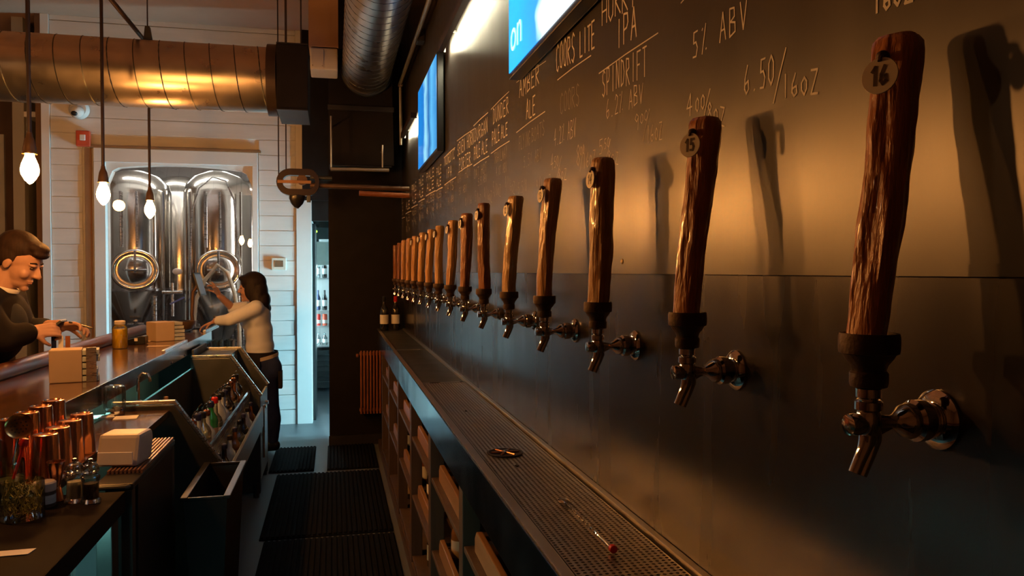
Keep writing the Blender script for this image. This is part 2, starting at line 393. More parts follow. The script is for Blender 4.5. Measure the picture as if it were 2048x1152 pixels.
# rinser in the tray
rp = at(1010,903,Z=TZ)
rs = thing('glass_rinser', 'dark round glass rinser sunk in the perforated drip tray', 'glass rinser', (rp.x,rp.y,TZ-.005))
MB().lathe([(.050,.0),(.052,.003),(.046,.004),(.042,.0015),(.0,.001)],28).local('dish', M_blackm, rs)
for i in range(6):
    a = 2*PI*i/6; MB().tube([(.008*math.cos(a),.008*math.sin(a),.004),(.04*math.cos(a),.04*math.sin(a),.0035)],.0028,6).local('spoke', M_copper, rs)
MB().lathe([(.009,.002),(.009,.006),(.005,.009),(0,.009)],12).local('jet', M_chrome, rs)
# bar spoon
a_, b_ = at(1128,1002,Z=TZ), at(1227,1098,Z=TZ+.004)
sp = thing('bar_spoon', 'twisted steel bar spoon with a red tip lying on the drip tray', 'spoon', (a_.x,a_.y,TZ-.004))
dv = Vector((b_.x-a_.x,b_.y-a_.y,0)); ln = dv.length; u = dv/ln; sd = Vector((-u.y,u.x,0))
pts = [u*(.02+(ln-.03)*i/60)+Vector((0,0,.005)) + (sd*math.cos(i*1.25)+Vector((0,0,1))*math.sin(i*1.25))*.0011*(1 if i < 44 else 0) for i in range(61)]
MB().tube(pts,.0017,6).local('twisted_stem', M_chrome, sp)
MB().ball((0,0,.005),(.014,.019,.0045)).local('bowl', M_chrome, sp)
MB().lathe([(.0,0),(.006,.001),(.0078,.007),(.0072,.014),(.003,.018),(0,.0185)],14,u*(ln-.012)+Vector((0,0,.0075)),u).local('tip', M_red, sp)
for i,(px,py,s) in enumerate(((1034,929,.006),(932,820,.005))):
    p = at(px,py,Z=TZ); MB().ball((p.x,p.y,TZ-.0035),(s,s*1.8,.002),8,5).solo('wet_leaf_scrap', M_pan, ('small dark scrap on the tray beside the rinser','small dark scrap on the tray beyond the rinser')[i], 'scrap', (p.x,p.y,TZ-.006))

# ================================================================== BEER TAPS
WOODS = [((.36,.115,.030),(.58,.22,.055)), ((.36,.12,.032),(.55,.21,.055)), ((.36,.16,.05),(.50,.26,.085)), ((.40,.18,.055),(.55,.28,.10)),
         ((.44,.24,.08),(.56,.34,.13)), ((.22,.075,.025),(.30,.11,.035)), ((.24,.08,.025),(.32,.12,.04)), ((.40,.19,.06),(.52,.28,.10)),
         ((.42,.22,.07),(.54,.30,.11)), ((.42,.20,.06),(.52,.28,.10))]
NAMEW = ['dark reddish brown','dark glossy brown','mottled brown','orange brown','pale yellow','red brown','plain red brown','amber','golden','honey']
LEAN = [.030,.026,.013,.020,.020,.002,.008,.014,.006,.012,.010,.006,.008,.006,.005,.004]
TY = [at(x,y,X=.527).y for x,y in ((1741,674),(1373,631),(1192,602),(1093,595),(1023,587),(968,578))]
D_ = .4125
TY = [.68+D_*k for k in range(16)]
ZS = 1.407
def wood_handle(k, lean):
    rnd = random.Random(k*13+5); n = 34; rings = 56; z0, z1 = .086, .392+rnd.uniform(-.008,.008)
    if k == 0: z1 = .390
    mb = MB(); vs = []; fs = []; ph = rnd.uniform(0,6)
    for j in range(rings+1):
        t = j/rings; z = z0 + (z1-z0)*t
        rad = .0212 + .0038*t + .0012*math.sin(3*t+ph)
        if t > .955: rad *= math.sqrt(max(0.05, 1-((t-.955)/.052)**2))*.25+.75 if t < .999 else .78
        cx = -.083 + lean*t + .0025*math.sin(4*t+ph); cy = .002*math.sin(5*t+ph*2)
        for i in range(n):
            a = 2*PI*i/n
            c, s_ = math.cos(a), math.sin(a)
            sq = 1/((abs(c)**4.2+abs(s_)**4.2)**(1/4.2))
            g = noise.noise(Vector((c*2.2+ph, s_*2.2, z*7+k*9)))*.15 + noise.noise(Vector((c*6+ph, s_*6, z*22+k*5)))*.085 + noise.noise(Vector((c*3+ph, s_*3, z*60+k*5)))*.03
            kn = .14*math.exp(-((t-.52)/.05)**2)*max(0,math.cos(a-3.4))**6 if k in (2,1) else 0
            r = rad*(.90*sq**.75)*(1+g*(1 if t < .95 else .3)+kn)
            aa = a + .5
            vs.append((cx+math.cos(aa)*r*.94, cy+math.sin(aa)*r, z))
    for j in range(rings):
        for i in range(n):
            m = (i+1)%n; fs.append((j*n+i,j*n+m,(j+1)*n+m,(j+1)*n+i))
    fs.append(tuple(range(n))[::-1]); fs.append(tuple(rings*n+i for i in range(n)))
    return mb.add(vs,fs), z1
G = {'A':[[(0,0),(.5,1),(1,0)],[(.2,.38),(.8,.38)]],'B':[[(0,0),(0,1),(.7,.95),(.75,.65),(.1,.52),(.85,.42),(.9,.1),(0,0)]],
'C':[[(.95,.85),(.6,1),(.15,.8),(.02,.45),(.2,.08),(.6,0),(.95,.15)]],'D':[[(0,0),(0,1),(.6,.9),(.95,.5),(.6,.08),(0,0)]],
'E':[[(.9,1),(0,1),(0,0),(.9,0)],[(0,.52),(.7,.52)]],'F':[[(.95,1),(0,1),(0,0)],[(0,.52),(.7,.52)]],
'G':[[(.95,.85),(.55,1),(.1,.75),(.05,.3),(.4,0),(.9,.12),(.9,.48),(.5,.48)]],'H':[[(0,0),(0,1)],[(.95,0),(.95,1)],[(0,.5),(.95,.5)]],
'I':[[(.5,0),(.5,1)]],'K':[[(0,0),(0,1)],[(.9,1),(0,.45),(.95,0)]],'L':[[(.05,1),(.05,0),(.9,0)]],'M':[[(0,0),(.1,1),(.5,.4),(.9,1),(1,0)]],
'N':[[(0,0),(.05,1),(.9,0),(.95,1)]],'O':[[(.5,1),(.1,.8),(.0,.45),(.2,.05),(.6,0),(.95,.3),(.9,.8),(.5,1)]],
'P':[[(0,0),(0,1),(.75,.95),(.85,.65),(.6,.48),(0,.45)]],'R':[[(0,0),(0,1),(.75,.95),(.8,.62),(.05,.5),(.95,0)]],
'S':[[(.9,.88),(.5,1),(.08,.82),(.15,.58),(.75,.42),(.9,.2),(.5,0),(.02,.12)]],'T':[[(0,1),(1,1)],[(.5,1),(.5,0)]],
'U':[[(0,1),(.03,.25),(.4,0),(.85,.2),(.92,1)]],'V':[[(0,1),(.48,0),(1,1)]],'W':[[(0,1),(.22,0),(.5,.7),(.78,0),(1,1)]],
'Y':[[(0,1),(.5,.5),(1,1)],[(.5,.5),(.45,0)]],'Z':[[(.05,1),(.95,1),(.05,0),(1,0)]],
'0':[[(.5,1),(.1,.75),(.1,.25),(.5,0),(.88,.25),(.88,.75),(.5,1)]],'1':[[(.5,1),(.5,0)]],'2':[[(.05,.75),(.35,1),(.85,.85),(.75,.5),(.02,0),(.95,.02)]],
'4':[[(.6,0),(.7,1),(.02,.35),(.95,.4)]],'5':[[(.9,1),(.2,1),(.15,.58),(.6,.6),(.9,.35),(.65,.03),(.05,.05)]],
'6':[[(.6,1),(.15,.55),(.08,.2),(.4,0),(.85,.15),(.75,.45),(.15,.35)]],'8':[[(.5,.52),(.12,.75),(.5,1),(.88,.78),(.5,.52),(.08,.22),(.5,0),(.92,.25),(.5,.52)]],
'9':[[(.85,.75),(.5,.5),(.12,.72),(.45,1),(.85,.8),(.75,0)]],'/':[[(.0,-.25),(1,1.2)]],'%':[[(.15,0),(.8,1)],[(.12,.85),(.2,.9)],[(.85,.1),(.92,.12)]],'.':[[(.4,.0),(.5,.04)]],' ':[],
'o':[[(.5,.72),(.1,.5),(.1,.2),(.5,0),(.85,.25),(.85,.55),(.5,.72)]],'z':[[(.05,.72),(.95,.74),(.1,0),(.95,.02)]],'-':[[(.1,.5),(.9,.5)]]}
NUMG = {'1':[[(.2,.78),(.6,1),(.6,0)]], '3':[[(.05,.9),(.5,1),(.88,.75),(.45,.53),(.9,.3),(.5,0),(.05,.1)]], '7':[[(.05,1),(.9,1),(.4,0)]]}
PARTS = {}
def tap_part(key, mb, m):
    if key not in PARTS: PARTS[key] = mb().mesh(key, m)
    return PARTS[key]
flange = lambda: MB().lathe([(.031,.0),(.031,.003),(.026,.008),(.018,.010),(.018,.014)],28,(0,0,0),(-1,0,0))
nut = lambda: MB().lathe([(.0165,.014),(.0205,.016),(.0215,.022),(.0215,.030),(.018,.033),(.0185,.036),(.0165,.043),(.010,.050),(.0068,.056),(.0068,.074)],24,(0,0,0),(-1,0,0))
body = lambda: MB().lathe([(.0,-.013),(.009,-.012),(.0125,-.007),(.0125,.008),(.011,.012),(.0135,.014),(.0135,.022),(.011,.024)],20,(-.083,0,0)).lathe([(.0,-.004),(.0105,-.003),(.0115,.003),(.0105,.012),(.009,.020)],18,(-.103,0,-.001),(1,0,0))
spout = lambda: MB().tube([(-.083,0,-.006),(-.084,0,-.018),(-.088,0,-.028),(-.093,0,-.038),(-.0985,0,-.050)],[.0095,.0085,.0068,.0064,.0062],12).tube([(-.078,0,-.004),(-.077,0,-.018),(-.080,.0,-.030),(-.086,0,-.044),(-.090,0,-.053)],[.009,.008,.0058,.0052,.005],12)
brace = lambda: MB().prism([(-.06,.006),(-.078,.010),(-.088,-.012),(-.082,-.030),(-.072,-.012),(-.058,-.006)],1,-.0045,.0045)
ferr = lambda: MB().lathe([(.009,.022),(.0095,.026),(.0125,.0265),(.0125,.035),(.010,.036),(.0095,.040)],18,(-.083,0,0))
coll = lambda: MB().lathe([(.011,.036),(.0175,.037),(.0185,.041),(.0185,.051),(.0165,.053),(.018,.059),(.0235,.066),(.0255,.070),(.0285,.071),(.0292,.075),(.0292,.087),(.0282,.091),(.0245,.091),(.024,.086)],26,(-.083,0,0))
for k in range(16):
    wi = k if k < 10 else [8,9,7,3,5,6][k-10]
    num = 16-k
    lab = {0:'beer tap with dark log handle and round tag reading 16, nearest of the row',
           1:'beer tap with dark log handle and round tag reading 15',
           2:'beer tap with knotted brown log handle, third from the nearest',
           15:'beer tap at the far end of the row, farthest from the camera'}.get(k, f'beer tap with {NAMEW[wi]} log handle, {ORD[k]} from the nearest')
    t = thing('beer_tap', lab, 'beer tap', (W-.0012,TY[k],ZS), 0, 'beer taps along the chalkboard wall')
    for nm, fn, m in (('wall_flange',flange,M_chrome),('shank',nut,M_chrome),('faucet_body',body,M_chrome),('spout',spout,M_chrome),('web',brace,M_chrome),('ferrule',ferr,M_chrome),('pipe_collar',coll,M_iron)):
        link(nm, tap_part(nm, fn, m), t)
    c1, c2 = WOODS[wi]
    m = mat(f'varnished log wood {wi}', c1, c2, rough=.26, rough2=.42, scale=7, stretch=(10,10,1.6), bump=.8, bscale=9, coat=.45, bdist=.010)
    hb, ztop = wood_handle(k, LEAN[k])
    hb.local('wooden_handle', m, t)
    if k < 12:
        az = {0:R(206),1:R(208)}.get(k, R(188)); nrm = Vector((math.cos(az), math.sin(az), .06)).normalized()
        ct = Vector((-.083+LEAN[k]*.86,0,ztop-.046)) + nrm*.0285
        a, b, d = frame(nrm)
        hz = Vector((0,0,1)).cross(nrm).normalized(); up = nrm.cross(hz)
        tg = MB().lathe([(.0178,0),(.0182,.001),(.0178,.002)],30,ct,nrm).local('number_tag', M_tag, t, True)
        nm_ = MB(); th = .0036; nd_ = len(str(num))
        for ci, ch in enumerate(str(num)):
            for pl in NUMG.get(ch) or G[ch]:
                for (ax,ay),(bx_,by_) in zip(pl, pl[1:]):
                    f_ = lambda gx,gy: Vector(((ci-nd_/2)*.0092+.0010+gx*.0068, -.0085+gy*.017))
                    A2, B2 = f_(ax,ay), f_(bx_,by_); dd = (B2-A2).normalized(); nn = Vector((-dd.y,dd.x))*th/2; ee = dd*th*.42
                    nm_.quad(*[ct+nrm*.0024+hz*q.x+up*q.y for q in (A2-ee+nn, A2-ee-nn, B2+ee-nn, B2+ee+nn)])
        nm_.local('numeral', M_num, tg, False)
        MB().ball(ct+up*.0205-nrm*.003,(.0065,.0065,.0055),10,7).tube([ct+up*.022, ct+up*.014+nrm*.003],.0022,6).local('screw_hook', M_iron, t)

# ================================================================== CHALK LETTERING
XB = W - .0066
def strokes(polys, th, m):
    "chalk strokes on the board; polys hold (Y, Z) points"
    mb = MB()
    for pl in polys:
        for (y0,z0),(y1,z1) in zip(pl, pl[1:]):
            d = Vector((y1-y0, z1-z0)); L_ = d.length
            if L_ < 1e-6: continue
            d /= L_; n = Vector((-d.y, d.x))*th/2; e = d*th*.35
            p = [Vector((y0,z0))-e+n, Vector((y0,z0))-e-n, Vector((y1,z1))+e-n, Vector((y1,z1))+e+n]
            mb.quad(*[(XB - random.uniform(0,.0002), q.x, q.y) for q in p])
    me = mb.mesh('chalk_lettering', m, False)
    return link('chalk_lettering', me, wall)
def chalk(text, p0, p1, hpx, th=.003, m=M_chalk, wid=.68, jit=.05):
    A = at(*p0, X=XB); B = at(*p1, X=XB); H = at(p0[0], p0[1]-hpx, X=XB).z - A.z
    n = len(text); polys = []; rnd = random.Random(text)
    for i, ch in enumerate(text):
        jz = rnd.uniform(-jit,jit)*H; sc = 1+rnd.uniform(-jit,jit)
        for pl in G.get(ch, G['-']):
            q = []
            for gx, gy in pl:
                t = (i + gx*wid + .1)/n
                q.append((A.y+(B.y-A.y)*t, A.z+(B.z-A.z)*t + gy*H*sc + jz))
            polys.append(q)
    return strokes(polys, th, m)
def rule(p0, p1, th=.003):
    A = at(*p0, X=XB); B = at(*p1, X=XB)
    return strokes([[(A.y,A.z),((A.y+B.y)/2,(A.z+B.z)/2+.002),(B.y,B.z)]], th, M_chalk)
def price(big, sup, unit, p0, p1, hpx, th=.0022, m=M_chalk):
    "number with raised cents, a slash and the measure set lower"
    A = at(*p0, X=XB); B = at(*p1, X=XB); H = at(p0[0], p0[1]-hpx, X=XB).z - A.z; polys = []
    L_ = B.y-A.y
    def put(s, u0, u1, zo, h):
        for i, ch in enumerate(s):
            for pl in G[ch]: polys.append([(A.y+L_*(u0+(u1-u0)*(i+gx*.75+.1)/len(s)), A.z+(B.z-A.z)*(u0+(u1-u0)*(i+gx*.75)/len(s))+zo*H+gy*H*h) for gx,gy in pl])
    put(big, 0, .22, .30, .95); put(sup, .20, .52, .75, .55)
    polys.append([(A.y+L_*.46, A.z+(B.z-A.z)*.46-.1*H), (A.y+L_*.62, A.z+(B.z-A.z)*.62+1.35*H)])
    put(unit, .58, 1.0, .0, .75)
    return strokes(polys, th, m)
chalk('5% ABV', (1384,118), (1500,50), 52, .0030, wid=.6)
A_=(1487,192); chalk('6.50', A_, (1552,166), 58, .0030); rule((1547,206),(1572,96),.0028); chalk('16oZ',(1563,197),(1640,186),46,.0030)
chalk('4',(1372,232),(1388,228),44,.0028); chalk('00',(1390,226),(1412,216),28,.0026); rule((1407,240),(1420,178),.0026); chalk('8oZ',(1414,240),(1452,252),36,.0027)
chalk('16oZ',(1745,28),(1830,0),44,.0035)
rule((1362,6),(1378,-8),.0025)
chalk('HURRICANE',(1203,53),(1345,-45),52,.0042,wid=.75); chalk('IPA',(1232,100),(1276,72),56,.0046)
rule((1198,147),(1316,66),.0026)
chalk('SPINDRIFT',(1204,193),(1296,148),50,.0036,wid=.62); chalk('6.2% ABV',(1212,237),(1288,205),36,.0024,m=M_chalk)
chalk('9',(1268,262),(1281,256),34,.002); chalk('00',(1280,250),(1297,238),20,.0018); rule((1286,282),(1299,218),.002); chalk('16oZ',(1293,287),(1326,278),34,.002)
chalk('5',(1197,310),(1208,305),28,.002); chalk('50',(1208,300),(1220,292),20,.0018); rule((1212,325),(1221,278),.002); chalk('8oZ',(1215,325),(1238,328),24,.002)
chalk('COORS',(1112,144),(1151,119),52,.0048); chalk('LITE',(1159,114),(1191,92),50,.0048)
rule((1115,160),(1182,111),.0028)
chalk('COORS',(1120,229),(1160,208),40,.0024,m=M_chalkf); chalk('4.2% ABV',(1108,292),(1153,272),34,.0026)
chalk('8',(1152,332),(1162,328),40,.0024); chalk('00',(1160,312),(1170,306),18,.002); rule((1160,342),(1168,292),.0022); chalk('16oZ',(1166,338),(1192,330),30,.0024)
chalk('4',(1101,340),(1108,337),32,.0026); chalk('50',(1108,337),(1118,331),22,.0022); rule((1114,355),(1123,312),.0022); chalk('8oZ',(1116,360),(1134,358),22,.0022)
chalk('AMBER',(1038,196),(1080,165),36,.0048); chalk('ALE',(1052,240),(1072,226),36,.0048)
rule((1033,265),(1090,223),.0032); rule((1033,165),(1092,122),.002)
chalk('FLYING',(1038,302),(1061,288),28,.0028,m=M_chalkf); chalk('BOATS',(1063,286),(1090,270),28,.0028,m=M_chalkf); chalk('5.5% ABV',(1047,336),(1084,318),22,.0028,m=M_chalkf)
chalk('9/16oZ',(1072,388),(1102,376),26,.0026,m=M_chalkf); chalk('5.5/8',(1036,388),(1054,382),22,.0026,m=M_chalkf)
chalk('DUNDER',(986,248),(1018,224),30,.0046); chalk('PALE',(984,292),(1000,280),28,.0046); chalk('ALE',(1002,278),(1016,268),24,.0046)
rule((982,219),(1018,183),.003); rule((982,307),(1019,282),.0034)
chalk('TRAILWAY',(988,328),(1015,314),22,.003,m=M_chalkf); chalk('4.8% ABV',(992,352),(1014,342),18,.003,m=M_chalkf)
chalk('5/8oZ',(986,386),(1002,392),22,.003,m=M_chalkf); chalk('8/16oZ',(1010,372),(1030,390),22,.003,m=M_chalkf)
chalk('DURGAN',(949,285),(976,264),26,.0052); chalk('PALE',(948,320),(961,312),26,.0052); chalk('ALE',(963,310),(976,302),24,.0052)
rule((947,252),(976,225),.0036); rule((947,332),(978,312),.004)
chalk('OAT HOT',(948,358),(974,342),18,.0034,m=M_chalkf); chalk('5.5 ABV',(956,372),(974,362),14,.0034,m=M_chalkf); chalk('5/8oZ',(950,402),(962,410),20,.0034,m=M_chalkf); chalk('8/16oZ',(968,392),(984,406),20,.0034,m=M_chalkf)
chalk('SEVEN HORN',(915,312),(948,286),24,.0054); chalk('PORTER',(918,342),(942,326),22,.0054)
rule((914,282),(948,258),.004); rule((917,345),(944,328),.004)
chalk('OAT HOT',(915,366),(942,350),18,.0036,m=M_chalkf); chalk('5% ABV',(918,390),(934,382),14,.0036,m=M_chalkf); chalk('8/16',(930,412),(944,406),16,.0036,m=M_chalkf); chalk('5/8',(904,432),(912,434),16,.0036,m=M_chalkf)
chalk('NORDIC',(889,332),(910,316),18,.006); chalk('IPA',(892,358),(904,350),18,.006); rule((888,316),(910,295),.005); rule((889,370),(912,354),.005)
chalk('OATS',(890,386),(908,378),16,.0045,m=M_chalkf); chalk('4% ABV',(896,408),(908,402),12,.0045,m=M_chalkf)
for px, py, wd in ((873,352,10),(853,362,16),(838,374,9),(824,386,9),(812,398,8),(800,410,7)):
    chalk('PALE',(px,py),(px+wd,py-wd*.65),15,.007); chalk('ALE',(px,py+22),(px+wd,py+22-wd*.65),14,.007); rule((px-1,py+30),(px+wd+2,py+29-wd*.62),.006)
    chalk('ALES',(px,py+46),(px+wd,py+46-wd*.55),12,.006,m=M_chalkf); chalk('8/16',(px,py+66),(px+wd,py+66-wd*.5),12,.006,m=M_chalkf)

# ================================================================== TELEVISIONS
M_tv = bpy.data.materials.new('tv picture'); M_tv.use_nodes = True
def tv_picture(m, flip):
    nt = m.node_tree; N = nt.nodes; L = nt.links; b = N['Principled BSDF']; b.inputs['Roughness'].default_value = .12; b.inputs['Base Color'].default_value = (.01,.01,.012,1)
    tc = N.new('ShaderNodeTexCoord'); sx = N.new('ShaderNodeSeparateXYZ'); L.new(tc.outputs['Generated'], sx.inputs[0])
    nz = N.new('ShaderNodeTexNoise'); nz.inputs['Scale'].default_value = 3.2; nz.inputs['Detail'].default_value = 2; L.new(tc.outputs['Generated'], nz.inputs['Vector'])
    ad = N.new('ShaderNodeMath'); ad.operation = 'MULTIPLY_ADD'; L.new(nz.outputs[0], ad.inputs[0]); ad.inputs[1].default_value = .25; L.new(sx.outputs[1], ad.inputs[2])
    cr = N.new('ShaderNodeValToRGB'); e = cr.color_ramp; e.interpolation = 'LINEAR'
    stops = [(0,(.75,.9,1)),(.55,(.8,.93,1)),(.72,(.55,.8,1)),(.76,(.02,.22,.72)),(1.0,(.01,.30,.85))] if not flip else [(0,(.005,.08,.26)),(.35,(.06,.26,.46)),(.5,(.008,.07,.22)),(.7,(.16,.38,.5)),(.8,(.006,.10,.32)),(1,(.005,.12,.36))]
    while len(e.elements) < len(stops): e.elements.new(.5)
    for el,(p,c) in zip(e.elements, stops): el.position = p; el.color = (*c,1)
    L.new(ad.outputs[0], cr.inputs[0]); L.new(cr.outputs[0], b.inputs['Emission Color']); b.inputs['Emission Strength'].default_value = TVE
tv_picture(M_tv, False)
M_tv2 = bpy.data.materials.new('tv picture far'); M_tv2.use_nodes = True; tv_picture(M_tv2, True)
TVF = W - .055
for i,(pa, pb, mt) in enumerate((((1016,160),1.45,M_tv),((836,345),None,M_tv2))):
    c = at(*pa, X=TVF); y1 = c.y; z0 = c.z
    y0 = pb if pb else at(873,300,X=TVF).y
    h = .58 if i == 0 else .545
    t = thing('television', ('wall television showing a blue and white screen above the nearer beer names','narrow-looking far wall television with a blue screen beside the bright wall glare')[i], 'television', (W-.02,(y0+y1)/2,z0))
    MB().box((TVF+.003,y0,z0),(TVF+.042,y1,z0+h)).part('casing', M_plast, t, False, .004)
    MB().box((TVF+.0005,y0+.012,z0+.018),(TVF+.0028,y1-.012,z0+h-.012)).part('screen', mt, t, False)
    MB().box((TVF+.0425,y0+.2,z0+.1),(W-.0065,y1-.2,z0+h-.1)).part('wall_mount', M_blackm, t, False)
    if i == 0:
        me = words_mesh('on', .15, mat('pale screen letters', (.5,.75,.95), emit=TVE*.6, ecol=(.35,.65,.95)), 0)
        o = link('screen_word', me, t); o.matrix_local = Matrix(((0,0,-1,0),(-1,0,0,0),(0,1,0,0),(0,0,0,1))); p = at(1031,66,X=TVF); o.location = Vector((TVF-.001,p.y-.01,p.z)) - t.location

# ================================================================== DUCTS, PIPES AND CEILING THINGS
def spiral(mb, p, q, r, pitch, rr=.004, n=24):
    p = Vector(p); q = Vector(q); a, b, d = frame(q-p); L_ = (q-p).length; k = int(L_/pitch*n)
    mb.tube([p + d*(L_*i/k) + (a*math.cos(2*PI*i/n)+b*math.sin(2*PI*i/n))*(r) for i in range(k+1)], rr, 4)
    return mb
YD = 5.35
db, dtp = at(330,216,Y=YD).z, at(330,84,Y=YD).z
rD = (dtp-db)/2; zD = (dtp+db)/2; xDe = at(546,150,Y=YD).x
d1 = thing('spiral_duct', 'large horizontal spiral duct crossing the room above the pendant lights', 'duct', (-2.5,YD,db))
MB().cyl((-5.38,YD,zD),(xDe,YD,zD),rD,n=48).part('duct_pipe', M_duct, d1)
sm = MB(); spiral(sm,(-5.3,YD,zD),(xDe,YD,zD),rD,.147,.0042); sm.part('seam', M_dsteel, d1)
MB().lathe([(rD,0),(rD+.02,0),(rD+.02,.06),(rD,.06)],48,(xDe-.03,YD,zD),(1,0,0),False).part('end_flange', M_pipe, d1)
hz_ = at(295,47,Y=YD).z
hx_ = at(295,60,Y=YD).x
hg = thing('duct_hanger', 'grey metal hanger clip on top of the spiral duct', 'hanger', (hx_,YD,dtp))
MB().prism([(hx_-.022,dtp+.003),(hx_+.028,dtp+.003),(hx_+.014,dtp+.09),(hx_-.012,dtp+.09)],1,YD-.02,YD+.02).part('clip', M_dsteel, hg, False, .003)
MB().cyl((hx_,YD,dtp+.09),(hx_,YD,CEIL-.002),.004,n=8).part('rod', M_pipe, hg)
bx0, bx1 = xDe+.035, at(618,150,Y=YD).x
zb0, zb1 = at(580,220,Y=YD-.2).z, at(580,90,Y=YD-.2).z
t = thing('duct_box', 'black plenum box joined to the end of the cross duct', 'duct box', ((bx0+bx1)/2,YD,zb0))
MB().box((bx0,YD-.22,zb0),(bx1,YD+.25,zb1)).part('box_shell', M_black, t, False, .004)
for zz in (zb0-.006, zb1): MB().box((bx0+.002,YD-.235,zz),(bx1-.002,YD+.265,zz+.006)).part('flange', M_blackm, t, False, .001)
for xx in (bx0+.05,bx1-.05): MB().cyl((xx,YD,zb1+.006),(xx,YD,CEIL-.002),.005,n=8).part('rod', M_pipe, t)
# duct beside the tap wall
x0, x1 = at(684,150,Y=6.6).x, at(781,150,Y=6.6).x; r2 = (x1-x0)/2; c2x = (x0+x1)/2; z2 = at(735,191,Y=6.6).z + r2
d2 = thing('spiral_duct', 'silver spiral duct running along the ceiling beside the chalkboard wall', 'duct', (c2x,3,z2-r2))
MB().cyl((c2x,-2.0,z2),(c2x,6.6,z2),r2,n=48).part('duct_pipe', M_duct, d2)
sm = MB(); spiral(sm,(c2x,2.5,z2),(c2x,6.58,z2),r2,.12,.003); sm.part('seam', M_dsteel, d2)
MB().lathe([(r2,0),(r2+.012,0),(r2+.012,.05),(r2,.05)],48,(c2x,6.555,z2),(0,1,0),False).part('end_flange', M_dsteel, d2)
xd0 = at(658,300,Y=6.62).x
t = thing('duct_drop', 'black box duct dropping below the end of the silver duct', 'duct box', (c2x,6.8,2.45))
MB().prism([(xd0,2.45),(x1+.03,2.45),(x1+.01,z2+r2*.9),(xd0,z2+r2*.9)],1,6.62,6.98).part('box_shell', M_black, t, False, .004)
MB().box((xd0-.008,6.606,2.90),(x1+.03,6.6195,2.94)).part('flange', M_blackm, t, False, .002)
MB().box((xd0+.02,6.64,2.44),(x1+.01,6.96,2.4495)).part('outlet_grille', M_blackm, t, False, .001)
# bracket with bright bar
yb = 6.5; fa, fb = at(661,338,Y=yb), at(778,340,Y=yb)
br = thing('hanging_bracket', 'thin steel hanging bracket with a bright lower bar in front of black box', 'bracket', (c2x,yb,fa.z))
MB().cyl(fa,fb,.016,n=12).part('lower_bar', M_conduit, br)
MB().cyl(fa+Vector((.006,0,.012)),(fa.x+.006,yb,at(661,232,Y=yb).z),.007,n=8).part('rod', M_conduit, br)
MB().cyl(at(765,338,Y=yb)+Vector((0,0,.012)),at(765,290,Y=yb),.007,n=8).part('rod', M_conduit, br)
for xx,zz in ((fa.x+.006,at(661,250,Y=yb).z),(at(765,300,Y=yb).x,at(765,300,Y=yb).z)): MB().cyl((xx,yb,zz),(xx,6.6195,zz),.007,n=8).part('arm', M_conduit, br)
# soffit and white box
sy = 6.25
s0, s1 = at(617,60,Y=sy).x, at(692,60,Y=sy).x-.06
struct('ceiling_soffit', MB().box((s0,sy,at(650,93,Y=sy).z),(s1,sy+.3,CEIL)), M_ceil)
jz0, jz1 = at(650,139,Y=sy).z, at(650,95,Y=sy).z
t = thing('junction_box', 'white box fixed under the ceiling soffit beside the silver duct', 'box', (s0,sy,jz0))
MB().box((s0+.01,sy+.01,jz0),(s1-.005,sy+.29,jz1)).part('box_shell', M_trim, t, False, .012)
MB().box((s0+.02,sy+.004,jz0+.015),((s0+s1)/2,sy+.0098,jz1-.012)).part('cover', M_trim, t, False, .002)
for xx in (s0+.03,(s0+s1)/2-.01): MB().cyl((xx,sy+.0035,jz0+.03),(xx,sy+.001,jz0+.03),.004,n=8).part('screw', M_steel, t)
# conduits
cp = thing('wall_conduit', 'bright metal conduit running high along the chalkboard wall', 'conduit', (.53,5.5,3.1))
MB().cyl((.548,-1,3.15),(.548,6.57,3.13),.016,n=12).part('pipe', M_conduit, cp)
MB().ball((.548,6.56,3.12),(.026,.026,.026)).part('elbow', M_chrome, cp)
MB().cyl((.548,6.56,3.12),(.553,6.56,2.62),.013,n=10).part('drop_pipe', M_conduit, cp)
p = at(842,72,X=.58)
MB().box((.548,p.y-.05,p.z-.05),(.602,p.y+.05,p.z+.04)).solo('cable_box', M_blackm, 'small black cable box on the wall near the conduit', 'box', (.58,p.y,p.z), False, .006)
# belt-fan pulley
yp = 6.35
pl0, pl1 = at(553,364,Y=yp), at(628,364,Y=yp); pr = (at(590,338,Y=yp).z-at(590,391,Y=yp).z)/2; pz = pl0.z
pf = thing('belt_pulley', 'dark belt pulley housing with long shaft in front of the black column', 'pulley', (pl0.x,yp,pz-pr))
ring = []; inner = []
xa, xb_ = pl0.x+pr, pl1.x-pr*.4
for i in range(13): t = PI/2+PI*i/12; ring.append((xa+pr*math.cos(t), pz+pr*math.sin(t))); inner.append((xa+pr*.62*math.cos(t)*.9, pz+pr*.52*math.sin(t)))
for i in range(13): t = -PI/2+PI*i/12; ring.append((xb_+pr*.8*math.cos(t), pz+pr*math.sin(t))); inner.append((xb_+pr*.5*math.cos(t), pz+pr*.52*math.sin(t)))
mb = MB(); n = len(ring); vs = []; fs = []
for (a,b),(c,d) in zip(ring,inner): vs += [(a,yp-.04,b),(c,yp-.04,d),(c,yp+.04,d),(a,yp+.04,b)]
for i in range(n):
    a = 4*i; b = 4*((i+1)%n)
    for s_ in range(4): fs.append((a+s_, b+s_, b+(s_+1)%4, a+(s_+1)%4))
mb.add(vs,fs).part('housing', mat('brown black enamel', (.02,.010,.008), rough=.35), pf)
MB().box((pl0.x+.01,yp-.055,pz-.012),(pl1.x-.02,yp-.043,pz+.012)).part('belt', M_soap, pf, False, .003)
MB().cyl((xa+.09,yp-.02,pz+.02),(xa+.09,yp+.02,pz+.02),.04,n=20).part('wheel', M_socket, pf)
MB().cyl((pl1.x-.03,yp,pz-.02),(.60,yp,pz-.03),.02,n=12).part('shaft', M_socket, pf)
